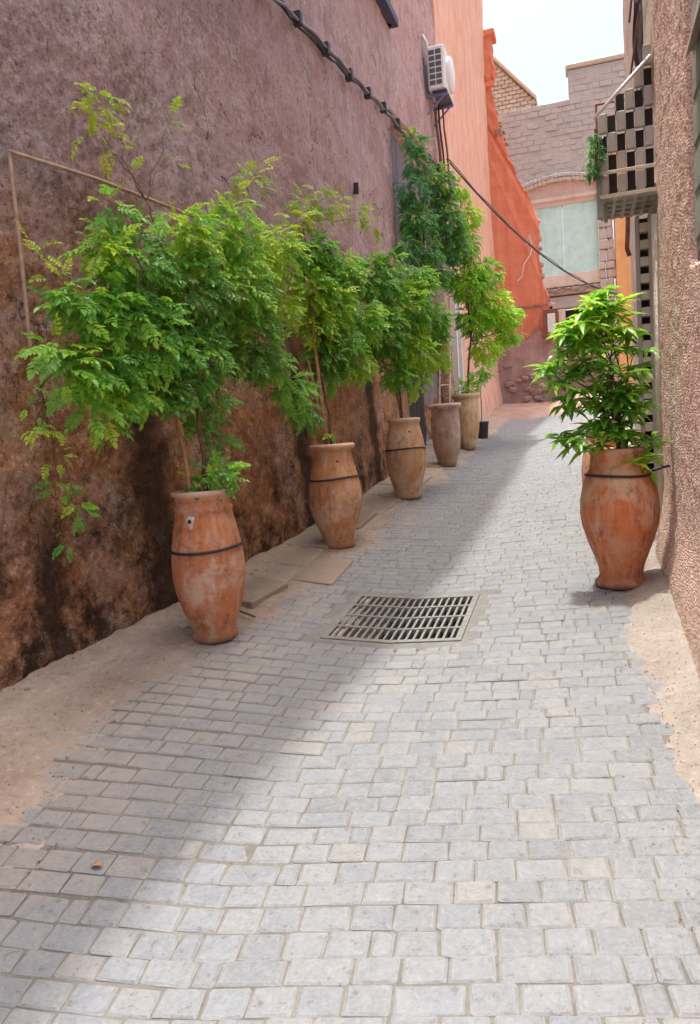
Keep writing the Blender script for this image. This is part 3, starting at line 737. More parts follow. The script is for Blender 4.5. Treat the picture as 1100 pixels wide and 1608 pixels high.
place(cop.obj('coping', M['brick'], None, .02), bh_, (0, 0, 0))

# ------------------------------------------------------------------ right side
rh = empty('pebbledash_house', (.6, 3.5, .35)); tag(rh, 'pink pebbledash house front nearest on the right with a shuttered window', 'house')
def f_r(Y, H):
    d = .49 + .012*fbm(Y*.9, H*.9, 6, 3) + .006*fbm(Y*16, H*16, 2, 3) + .004*fbm(Y*45, H*45, 1, 2) - .07*sstep(.55, 0, H)
    d = d + .05*sstep(5.26, 5.36, Y)*0
    win = sstep(3.90, 3.88, Y)*sstep(1.84, 1.86, H)*sstep(3.2, 3.17, H)*sstep(2.3, 2.33, Y)
    return d + .17*win
ys3 = np.unique(np.round(np.concatenate([lin(1.2, 2.2, .25), lin(2.2, 3.0, .04), lin(3.0, 5.36, .0125)]), 4))
hs3 = np.unique(np.round(np.concatenate([lin(-.5, 4.2, .016), lin(4.2, 4.8, .2)]), 4))
place(wall_mesh('wall', ys3, hs3, f_r, 3.0, M['pebble']), rh, (0, 0, 0))
wv = boxobj('window', M['dark'], rh, .648, .70, 2.32, 3.87, 2.22, 3.5, 0)
def woff(y): return SLOPE*y
boxobj('frame', M['reveal'], wv, .52, .65, 3.80, 3.875, 2.23, 3.5, .006)
boxobj('shutter', M['shutter'], wv, .50, .545, 3.10, 3.77, 2.26, 3.3, .006)
for k in range(5): boxobj('slat', M['shutter'], wv, .493, .50, 3.13, 3.74, 2.30+.2*k, 2.46+.2*k, .004)
boxobj('shutter', M['shutter'], wv, .50, .545, 2.5, 3.08, 2.24, 3.55, .006)
aw = MB(); aw.add([(.5, 2.2, 3.12), (.43, 2.2, 2.98), (.45, 3.62, 3.02), (.5, 3.62, 3.08), (.5, 2.2, 3.15), (.43, 2.2, 3.01), (.45, 3.62, 3.05), (.5, 3.62, 3.11)], [(0, 1, 2, 3), (7, 6, 5, 4), (0, 4, 5, 1), (1, 5, 6, 2), (2, 6, 7, 3), (3, 7, 4, 0)])
place(aw.obj('canopy', M['tymp'], None, .004), rh, (0, 0, 0))

ph = empty('pink_house', (.6, 7.5, .73)); tag(ph, 'smooth pale pink house on the right with a block screen balcony', 'house')
def f_p(Y, H): return .56 + .02*fbm(Y, H, 8, 3) + .008*fbm(Y*7, H*7)
place(wall_mesh('wall', lin(5.37, 9.55, .09), lin(-.5, 5.7, .09), f_p, 3.0, M['pink']), ph, (0, 0, 0))
boxobj('plaster_strip', M['cream'], ph, .525, .6, 5.42, 6.55, 4.0, 6.2, .01)
# balcony screen: solid and open cells by turns, the top stepping down to the street side
bal = empty('balcony'); bal.parent = ph; bal.location = Vector((.35, 6.1, 3.2)) - Vector(ph.location)
BX0, BY, BZ = .155, 6.0, 3.16
cw, ch = .0632, .138
blk = MB().box(-cw/2+.002, cw/2-.002, -.02, .02, .002, ch-.002).mesh('block', M['claustra'], .006)
tops = [3, 3, 4, 4, 5, 6]          # how many full rows stand in each column
for i in range(6):
    for j in range(7):
        if j > tops[i]: continue
        if (i + max(j-1, 0)) % 2 == 0:
            o = link('block', blk); place(o, bal, (BX0+cw*(i+.5), BY, BZ+ch*j+(.02 if j else 0)))
        else:
            boxobj('recess', M['dark'], bal, BX0+cw*i, BX0+cw*(i+1), BY+.05, BY+.07, BZ+ch*j+.02, BZ+ch*(j+1)+.02, 0)
            boxobj('mullion', M['claustra'], bal, BX0+cw*i-.004, BX0+cw*i+.004, BY-.02, BY+.02, BZ+ch*j+.02, BZ+ch*(j+1)+.018, 0)
boxobj('rail', M['cream'], bal, BX0-.03, .545, BY-.06, BY-.046, BZ+ch-.005, BZ+ch+.02, .003)
boxobj('rail', M['cream'], bal, BX0-.0, .545, BY-.06, BY-.046, BZ-.035, BZ-.006, .003)
boxobj('post', M['shutter'], bal, BX0-.02, BX0+.014, BY-.045, BY+.02, BZ-.16, BZ+ch*3, .004)
boxobj('post', M['shutter'], bal, BX0+.03, BX0+.055, BY+.1, BY+.14, BZ-.16, BZ-.01, .004)
# underside: a grid of ribs
for k in range(6): boxobj('rib', M['claustra'], bal, BX0+.02+.072*k, BX0+.048+.072*k, BY+.05, BY+.62, BZ-.03, BZ+.0, .004)
for k in range(5): boxobj('rib', M['claustra'], bal, BX0+.02, .545, BY+.06+.13*k, BY+.1+.13*k, BZ-.022, BZ+.004, 0)
boxobj('slab', M['claustra'], bal, BX0+.01, .55, BY+.08, BY+.62, BZ+.008, BZ+.06, 0)
boxobj('side_panel', M['claustra'], bal, BX0, BX0+.03, BY+.075, BY+.62, BZ+.06, BZ+.3, .005)
# vertical vent screen beside the drainpipe
vs_ = empty('vent_screen'); vs_.parent = ph; vs_.location = Vector((.5, 6.3, .9)) - Vector(ph.location)
boxobj('recess', M['dark'], vs_, .425, .552, 6.38, 6.42, .5, 3.05, 0)
boxobj('side_rail', M['claustra'], vs_, .415, .442, 6.3, 6.40, .5, 3.06, .004); boxobj('side_rail', M['claustra'], vs_, .505, .552, 6.3, 6.40, .5, 3.06, .004)
rung = MB().box(-.0315, .0315, -.04, .04, 0, .07).mesh('block', M['cream'], .004)
for k in range(20):
    o = link('block', rung); place(o, vs_, (.4735, 6.345, .52+.127*k))
dpipe = MB().tube([(.535, 6.1, .62), (.535, 6.1, 3.0)], .027, 10).obj('drainpipe', M['cream'], None, 0, True); tag(dpipe, 'cream drainpipe down the right wall beside the square vent holes', 'drainpipe')
hook = MB().tube([(.51, 7.42, 3.36), (.46, 7.4, 3.42), (.425, 7.4, 3.38), (.42, 7.4, 3.2), (.41, 7.4, 3.05), (.43, 7.4, 2.98)], .02, 8).obj('hooked_pipe', M['rust'], None, 0, True); tag(hook, 'rusty hooked pipe under the checkered balcony beside the orange pillar', 'pipe')
pole = MB().tube([(.52, 5.95, 4.05), (.13, 5.9, 3.68)], .012, 8).obj('slanted_pole', M['white'], None, 0, True); tag(pole, 'thin white pole slanting across the checkered block balcony', 'pole')
fr = empty('steel_frame', (.3, 6.3, 3.6)); tag(fr, 'rusty red square frame standing behind the checkered balcony', 'frame')
boxobj('bar', M['redpaint'], fr, .15, .165, 6.3, 6.315, 3.5, 3.93); boxobj('bar', M['redpaint'], fr, .165, .53, 6.3, 6.315, 3.915, 3.93); boxobj('bar', M['redpaint'], fr, .165, .53, 6.3, 6.315, 3.7, 3.712)

# ------------------------------------------------------------------ services on the walls
def cable_run(pts, rs, m, name, label, cat, seed=0, n=3, clips=0, sway=.03, clip_m=None, twist=.06):
    e = empty(name, pts[0]); tag(e, label, cat); r = random.Random(seed)
    P = [Vector(p) for p in pts]
    def at(t):
        k = t*(len(P)-1); i = min(int(k), len(P)-2); return P[i].lerp(P[i+1], k-i)
    for c in range(n):
        ph_ = r.uniform(0, 6.28); fq = r.uniform(8, 16); q = []
        N = 60
        for i in range(N+1):
            t = i/N; p = at(t) + Vector((r.uniform(0, .006), 0, twist*.5*math.sin(fq*6.28*t/6+ph_) - abs(math.sin(t*math.pi*(clips or 3)))*sway))
            p.x += .012*c; q.append(p - P[0])
        MB().tube(q, rs*r.uniform(.7, 1.2), 6).obj('cable', m if c % 2 == 0 else M['greycable'], e, 0, True)
    for c in range(clips):
        p = at((c+.5)/clips) - P[0]
        MB().box(p.x-.02, p.x+.06, p.y-.035, p.y+.035, p.z-.07, p.z+.045).obj('clip', clip_m or M['cable'], e)
    return e
pts = [(float(xw(y))+.05, y, 4.79+SLOPE*y+.03*math.sin(y*2)) for y in lin(4.5, 14.0, .5)]
cable_run(pts, .014, M['cable'], 'cable_bundle', 'bundle of dark cables clipped diagonally across the mauve wall', 'cables', 2, 4, 13, .035)
pts = [(.50, 6.9+.5*math.sin(k), 4.15+.28*k) for k in range(14)]
e = cable_run([(.50+.015*math.sin(k*2), 6.75+.12*math.sin(k*1.3)+.05*k, 4.05+.25*k) for k in range(14)], .022, M['cable'], 'cable_bundle', 'dark cables running up the pink wall above the balcony', 'cables', 4, 4, 0, .0)
for k in range(5):
    z = 4.3+.42*k; MB().box(-.06, -.045, -.9, .12, z-4.05, z-4.035).obj('bracket', M['rust'], e)
a_, b_ = Vector((-2.28, 14.26, 6.47)), Vector((1.01, 21.6, 4.75))
pp = []
for i in range(41):
    t = i/40; p = a_.lerp(b_, t); p.z -= .9*4*t*(1-t)*.55; pp.append(p - a_)
e = empty('overhead_cable', a_); tag(e, 'dark cable sagging from the creeper across the teal shutter', 'cable')
MB().tube(pp, .014, 6).obj('cable', M['cable'], e, 0, True)
MB().tube([p + Vector((.01, 0, .03+.015*math.sin(i))) for i, p in enumerate(pp)], .011, 6).obj('cable', M['greycable'], e, 0, True)
# small loops of wire below the teal shutter
e = empty('slack_wires', (-.9, 21.88, 5.05)); tag(e, 'loose slack wires strung over the lintel under the teal shutter', 'wires')
for s in range(3):
    MB().tube([(-.1+.17*i, 0, .12*math.sin(i*1.9+s*2)*.5+.05*s) for i in range(12)], .012, 5).obj('wire', M['greycable'], e, 0, True)

# air conditioner: casing, slotted end, fan side, bracket and pipes
ac = empty('air_conditioner', (-2.25, 14.1, 7.4)); tag(ac, 'white air conditioner unit on blue brackets high on the wall', 'air conditioner')
AX0, AX1, AY0, AY1, AZ0, AZ1 = -2.36, -2.06, 13.2, 13.95, 7.26, 7.98
boxobj('casing', M['white'], ac, AX0, AX1, AY0, AY1, AZ0, AZ1, .03)
for i in range(2):
    for j in range(6):
        boxobj('slot', M['grille'], ac, AX0+.035+.112*i, AX0+.132+.112*i, AY0-.006, AY0+.004, AZ0+.08+.098*j, AZ0+.153+.098*j, 0)
cov = MB(); lathe(cov, [(.29, 0), (.29, .04), (.26, .07), (0.001, .075)], 24)
o = cov.obj('fan_cover', M['white'], None, 0, True); place(o, ac, (AX1+.0, 13.6, 7.62)); o.rotation_euler = (0, RAD(90), 0)
for y in (13.3, 13.85):
    boxobj('bracket', M['blue'], ac, -2.47, -2.42, y-.02, y+.02, 6.9, 7.85); boxobj('bracket', M['blue'], ac, -2.42, -2.05, y-.02, y+.02, 7.19, 7.235)
    MB().tube([(-.17, y-14.1, -.48), (.15, y-14.1, -.2)], .016, 6).obj('strut', M['blue'], ac)
boxobj('drip_tray', M['grille'], ac, -2.3, -2.05, 13.2, 13.95, 7.24, 7.255)
for k, x in enumerate((-.07, -.03, .03)):
    yo = .05+.1*k
    MB().tube([(x, -.6+yo, -.2), (x-.01, -.5+yo, -.55), (x+.01, -.4+yo, -.95), (x, -.3+yo, -1.5)], .018 if k else .026, 6).obj('pipe', M['cable'] if k == 1 else M['rust'], ac, 0, True)
MB().tube([(-.18, -.8, .82), (-.12, -.8, .7), (-.1, -.78, .56)], .028, 6).obj('pipe', M['white'], ac, 0, True)

# ------------------------------------------------------------------ pots
JAR = [(.118, 0), (.128, .012), (.128, .04), (.117, .055), (.128, .10), (.158, .18), (.185, .28), (.200, .38), (.202, .46), (.196, .56), (.180, .66), (.163, .74), (.158, .775), (.164, .785), (.164, .80), (.152, .81), (.149, .845), (.156, .865), (.170, .875), (.172, .893), (.164, .902), (.148, .898), (.140, .87), (.138, .78), (.001, .775)]
BELLY = [(.118, 0), (.13, .012), (.13, .045), (.119, .06), (.128, .11), (.16, .2), (.19, .29), (.208, .38), (.211, .45), (.203, .54), (.186, .63), (.168, .71), (.157, .75), (.152, .79), (.148, .82), (.15, .84), (.172, .853), (.182, .872), (.176, .892), (.158, .895), (.143, .87), (.141, .78), (.001, .775)]
SLIM = [(.115, 0), (.125, .012), (.125, .05), (.117, .065), (.13, .12), (.155, .22), (.178, .33), (.188, .44), (.187, .53), (.18, .62), (.168, .70), (.155, .77), (.147, .81), (.145, .845), (.15, .86), (.157, .875), (.155, .9), (.14, .905), (.132, .88), (.13, .8), (.001, .795)]
TUB = [(.085, 0), (.098, .012), (.10, .035), (.112, .09), (.142, .2), (.16, .33), (.168, .46), (.168, .58), (.163, .70), (.16, .79), (.165, .81), (.187, .825), (.193, .85), (.19, .878), (.176, .885), (.160, .87), (.152, .82), (.15, .76), (.001, .755)]
RIGHT = [(.148, 0), (.158, .01), (.16, .03), (.142, .045), (.13, .075), (.14, .13), (.17, .21), (.20, .29), (.224, .38), (.234, .46), (.23, .54), (.215, .62), (.192, .69), (.172, .73), (.165, .745), (.162, .78), (.158, .82), (.164, .832), (.166, .85), (.155, .858), (.142, .85), (.138, .76), (.001, .755)]
def pot(name, x, y, prof, m, label, band_z=None, scale=1.0, seed=0, hole=None, girth=1.0):
    e = empty(name, G(x, y, -.005), label, 'pot', 'terracotta jars planted along the alley', 0)
    p = [(r*scale*girth, z*scale) for r, z in prof]
    body = lathe(MB(), p[:-1], 44, .012, seed).obj('body', m, e, 0, True)
    soil = MB(); zz = p[-2][1]; lathe(soil, [(p[-2][0]*1.02, zz+.03), (p[-2][0]*.6, zz+.045), (.001, zz+.05)], 24, .03, seed); soil.obj('soil', M['soil'], e, 0, True)
    if band_z:
        r = float(np.interp(band_z*scale, [q[1] for q in p[:18]], [q[0] for q in p[:18]]))
        mb = MB(); ring = []
        for k in range(49):
            q = 2*math.pi*k/48; ring.append(((r*1.012+.004)*math.cos(q), (r*1.012+.004)*math.sin(q), band_z*scale + .006*math.sin(q*2+seed) + .008*math.sin(q+seed)))
        mb.tube(ring, .0085, 8); mb.obj('band', M['rubber'], e, 0, True)
    if hole:
        q, z, m2 = hole; r = float(np.interp(z*scale, [t[1] for t in p[:18]], [t[0] for t in p[:18]]))
        d = Vector((math.cos(q), math.sin(q), 0))
        if m2:
            mb = MB(); rr_ = random.Random(seed); vs = []
            for k in range(14):
                t = 2*math.pi*k/14; k_ = rr_.uniform(.75, 1.15)
                vs.append((0.0, .030*k_*math.cos(t), .036*k_*math.sin(t) - (.03*k_ if math.sin(t) < -.5 else 0)))
            vs2 = [(.012, v[1]*.7, v[2]*.7) for v in vs]; n = len(vs)
            mb.add(vs+vs2, [tuple(range(n, 2*n))] + [(i, (i+1) % n, n+(i+1) % n, n+i) for i in range(n)])
            o = mb.obj('mortar_patch', M['patch'], e, 0, True); o.location = d*(r-.001) + Vector((0, 0, z*scale)); o.rotation_euler = (0, 0, q)
        mb = MB(); lathe(mb, [(.013, 0), (.011, .004), (.001, .004)], 12)
        o = mb.obj('hole', M['dark'], e); o.location = d*(r+(.0095 if m2 else -.001)) + Vector((0, 0, z*scale)); o.rotation_euler = (0, RAD(90), q)
    return e
pot('terracotta_pot', -2.18, 3.90, JAR, M['terra1'], 'nearest left terracotta jar, orange with a white mortar patch below its rim', .56, 1.0, 1, (RAD(-88), .735, True), girth=1.07)
pot('terracotta_pot', -2.08, 6.02, BELLY, M['terra2'], 'round bellied ochre jar with a red stain and black band, second of the left row', .60, 1.0, 2, (RAD(-58), .745, False), girth=1.09)
pot('terracotta_pot', -1.94, 8.14, SLIM, M['terra3'], 'slim tan jar with dark band between the bellied jar and the grey tub', .56, 1.0, 3, (RAD(-60), .75, False), girth=1.2)
pot('terracotta_pot', -1.87, 10.36, TUB, M['terra4'], 'greyish brown tub with thick rim holding a small blue grey ladder', None, 1.0, 4, girth=1.2)
pot('terracotta_pot', -1.83, 12.1, TUB, M['terra5'], 'sand coloured tub with thick rim, farthest of the left row', None, 1.02, 5, girth=1.15)
rp = pot('terracotta_pot', .18, 4.86, RIGHT, M['terra6'], 'broad red terracotta jar tied to the right wall with a black hose', .70, 1.0, 6)
pot('terracotta_pot', .15, 6.35, JAR, M['terra6'], 'terracotta jar half hidden behind the broad red jar on the right', None, .98, 7)
tie = MB().tube([(.16, .08, .70), (.22, .09, .705), (.27, .10, .72), (.33, .12, .73)], .009, 8).obj('tie', M['rubber'], rp, 0, True)
bk = empty('bucket', G(-1.8, 13.6)); tag(bk, 'small black plastic bucket beyond the left row of tubs', 'bucket')
lathe(MB(), [(.10, 0), (.105, .005), (.128, .27), (.136, .275), (.136, .3), (.125, .3), (.12, .25)], 24).obj('body', M['bucket'], bk, 0, True)
lathe(MB(), [(.121, .25), (.001, .26)], 16).obj('soil', M['soil'], bk)

# canes, batten trellis and ladder
def cane(pts, r, m, label, name='bamboo_cane', cat='cane', extra=()):
    o = pts[0]; e = empty(name, o); tag(e, label, cat, 'canes that hold up the vines')
    MB().tube([tuple(Vector(p)-Vector(o)) for p in pts], r, 7).obj('stalk', m, e, 0, True)
    for q in extra: MB().tube([tuple(Vector(p)-Vector(o)) for p in q], r*.7, 6).obj('side_cane', m, e, 0, True)
cane([(-2.19, 3.79, 1.1), (-2.21, 3.81, 1.4), (-2.26, 3.84, 1.7), (-2.29, 3.86, 1.95)], .014, M['cane'], 'split bamboo cane standing in the jar with the mortar patch',
     extra=[[(-2.22, 3.82, 1.6), (-2.28, 3.84, 1.8), (-2.3, 3.82, 1.99)], [(-2.27, 3.84, 1.78), (-2.26, 3.86, 1.86), (-2.28, 3.87, 1.93)]])
cane([(-2.1, 5.98, 1.3), (-2.14, 6.02, 1.8), (-2.19, 6.08, 2.4), (-2.2, 6.1, 2.7)], .017, M['cane'], 'tall orange cane standing in the round bellied ochre jar', extra=[[(-2.11, 5.99, 1.5), (-2.19, 6.0, 1.95), (-2.25, 6.06, 2.2)]])
cane([(-1.95, 8.13, 1.5), (-2.0, 8.2, 1.9), (-2.06, 8.3, 2.2)], .014, M['cane'], 'short pale cane standing in the slim tan jar')
tr = empty('trellis', (-2.8, 3.32, 2.13)); tag(tr, 'thin bare wooden batten trellis propped on the mauve wall over the vine', 'trellis')
MB().tube([(0, 0, 0), (-.01, .02, .5), (-.02, .03, 1.02)], .011, 6).obj('post', M['wood'], tr); MB().tube([(-.02, .02, 1.01), (.08, .6, 1.03), (.14, 1.21, 1.04), (.24, 2.2, 1.05)], .013, 6).obj('rail', M['wood'], tr)
ld = empty('ladder', G(-1.87, 10.36, .8)); tag(ld, 'small blue grey ladder trellis standing in the grey tub', 'ladder')
for s in (-1, 1): MB().tube([(s*.07, 0, 0), (s*.075+.05, .05, 1.0)], .010, 6).obj('rail', M['white'], ld)
for k in range(7): MB().tube([(-.07+.05*k*.14, .006*k, .06+.14*k), (.07+.05*k*.14, .006*k, .06+.14*k)], .008, 6).obj('rung', M['greycable'] if k % 2 else M['white'], ld)

# ------------------------------------------------------------------ foliage
def pinnate_mesh(name, m, rg, pairs=5, droop=.5):
    """one compound leaf of unit length along +Y, faces up"""
    mb = MB(); L = 1.0
    def axis(t): return Vector((0, L*t*(1-.18*droop*t), -.42*droop*t*t))
    def leaflet(base, d, nrm, ln, wd):
        d = d.normalized(); s = d.cross(nrm).normalized(); up = s.cross(d).normalized()
        bend = rg.uniform(.05, .22)
        def P(t, side, lift=0): return tuple(base + d*(ln*t) + s*(wd*side) + up*(lift*wd - bend*ln*t*t))
        vs = [P(0, 0), P(.30, .85, .35), P(.66, .72, .30), P(1, 0, 0), P(.66, -.72, .30), P(.30, -.85, .35), P(.33, 0, 0), P(.68, 0, 0)]
        mb.add(vs, [(0, 1, 6), (1, 2, 7, 6), (2, 3, 7), (3, 4, 7), (4, 5, 6, 7), (5, 0, 6)])
    for i in range(pairs):
        t = .22 + .68*i/(pairs-1); b = axis(t); k = math.sin(math.pi*(.25+.55*i/(pairs-1)))
        for s in (-1, 1):
            d = Vector((s*1.0, .62+rg.uniform(-.15, .2), rg.uniform(-.35, .1)))
            leaflet(b, d, Vector((s*-.2+rg.uniform(-.2, .2), rg.uniform(-.2, .2), 1)), .33*k*rg.uniform(.8, 1.15), .086*rg.uniform(.8, 1.2))
    leaflet(axis(.96), axis(1) - axis(.9), Vector((0, .3, 1)), .32, .10)
    mb.tube([tuple(axis(t)) for t in (0, .35, .7, 1)], .011, 3)
    return mb
def lance_mesh(name, m, rg):
    """one long drooping leaf of unit length along +Y"""
    mb = MB(); N = 5; vs = []; fs = []
    dr = rg.uniform(.25, .6); tw = rg.uniform(-.25, .25); wd = rg.uniform(.11, .155)
    for i in range(N+1):
        t = i/N; wv_ = wd*math.sin(math.pi*min(1, (t*.96+.04))**.8)*(1 if 0 < i < N else .12)
        c = Vector((tw*t*t*.4, t*(1-.2*dr*t), -.5*dr*t*t)); a = .25+.1*math.sin(i)
        vs += [tuple(c + Vector((-wv_, 0, wv_*a*2))), tuple(c), tuple(c + Vector((wv_, 0, wv_*a*2)))]
    for i in range(N):
        for k in (0, 1): fs.append((i*3+k, i*3+k+1, i*3+k+4, i*3+k+3))
    mb.add(vs, fs); return mb
rl = random.Random(77)
LEAF = {}
for k in ('green', 'blueg', 'lime', 'young'):
    LEAF[k] = []
    for _ in range(5):
        mb = pinnate_mesh('leaf', None, rl, rl.choice([4, 5, 5, 6]), rl.uniform(.3, 1.1)); LEAF[k].append((mb, mb.mesh('leaf', M[k])))
LEAF['mango'] = []
for _ in range(7):
    mb = lance_mesh('leaf', None, rl); LEAF['mango'].append((mb, mb.mesh('leaf', M['mango'], 0, True)))
CAM = Vector((0, 0, 1.55))
def leaf_matrix(p, d, up, L):
    y = d.normalized(); x = y.cross(up)
    x = x.normalized() if x.length > 1e-4 else y.orthogonal().normalized()
    z = x.cross(y); m = Matrix((x, y, z)).transposed().to_4x4()
    return Matrix.Translation(p) @ m @ Matrix.Scale(L, 4)
def foliage(root, blobs, kind, n, L, nparts, seed, flat=.75, wall=None, surf=.62, droop=.35, name='leaf', whorl=0, lift=0):
    """leaves spread through the blobs' volume, most of them near its skin; the ones nearest the street are parts"""
    rg = random.Random(seed); out = []
    hue = [rg.uniform(.05, .92) + lift for _ in blobs]
    vol = [b[3]**2 for b in blobs]
    for _ in range(n):
        bi = rg.choices(range(len(blobs)), vol)[0]; b = blobs[bi]; c = Vector(b[:3]); r = b[3]
        d = Vector((rg.gauss(0, 1), rg.gauss(0, 1), rg.gauss(0, 1))).normalized()
        k = r*(rg.random()**(1/3 if rg.random() > surf else .15))
        k = max(0, k - (.045 if r > .13 and not whorl else 0)); p = c + Vector((d.x*k*flat, d.y*k*1.15, d.z*k))
        if wall is not None: p.x = max(p.x, wall(p.y) + .05)
        for q in range(whorl or 1):
            if whorl:
                ang = 2*math.pi*q/whorl + rg.uniform(-.3, .3)
                dd = Vector((math.cos(ang), math.sin(ang), rg.uniform(-.6, .55)))
                up = Vector((0, 0, 1))
            else:
                dd = Vector((d.x*.8 + .35, d.y*.9 - .15, d.z*.5 - droop)) + Vector((rg.gauss(0, .45), rg.gauss(0, .45), rg.gauss(0, .35)))
                up = Vector((.55 + rg.gauss(0, .3), -.35 + rg.gauss(0, .3), .9))
            out.append((p, leaf_matrix(p, dd, up, L*rg.uniform(.7, 1.2)), min(.99, max(.01, hue[bi] + rg.gauss(0, .2) + (.18 if d.z > .5 and k > .8*r else 0)))))  # topmost skin leaves tinted yellower: light from above put into their colour
    # showing largest = nearest the camera and outermost
    key = lambda o: (o[0]-CAM).length - .9*o[0].x*0 + rg.random()*.15
    out.sort(key=key)
    off = Vector(root.location); vs, fs, cs = [], [], []
    for i, (p, m, v) in enumerate(out):
        mb, me = rg.choice(LEAF[kind])
        if i < nparts:
            o = link(name, me, root); mm = Matrix.Translation(-off) @ m; lo, ro, scl = mm.decompose()
            o.location = lo; o.rotation_euler = ro.to_euler(); o.scale = scl; o.color = (v, v, v, 1)
        else:
            k = len(vs); vs.extend([tuple(m @ Vector(q) - off) for q in mb.v]); fs.extend([tuple(t+k for t in f) for f in mb.f]); cs.extend([v]*len(mb.f))
    if vs:
        me = bpy.data.meshes.new('foliage'); me.from_pydata(vs, [], fs)
        a = me.attributes.new('vary', 'FLOAT', 'FACE'); a.data.foreach_set('value', np.array(cs, dtype=np.float32)); me.materials.append(M[kind + '_j'])
        tag(link('foliage', me, root), kind='stuff')
def stems(root, base, blobs, r, seed, m, every=1, name='stem', via=None):
    """a main stem that branches to the middles of the blobs"""
    rg = random.Random(seed); off = Vector(root.location); b0 = Vector(base); mb = MB()
    ctr = Vector((0, 0, 0))
    for b in blobs: ctr += Vector(b[:3])/len(blobs)
    hub = Vector(via) if via else b0.lerp(ctr, .55)
    def curve(p, q, n, j):
        out = []
        for i in range(n+1):
            t = i/n; x = p.lerp(q, t); k = math.sin(t*math.pi)
            out.append(x + Vector((rg.uniform(-j, j)*k, rg.uniform(-j, j)*k, rg.uniform(-j, j)*k + .05*k*(q-p).length*.4)))
        return out
    mb.tube([tuple(p-off) for p in curve(b0, hub, 6, .015)], r, 7, None, r*.7)
    for b in blobs[::every]:
        mb.tube([tuple(p-off) for p in curve(hub, Vector(b[:3]), 7, .03)], r*.45, 5, None, r*.18)
    mb.obj(name, m, root, 0, True)
B = {}
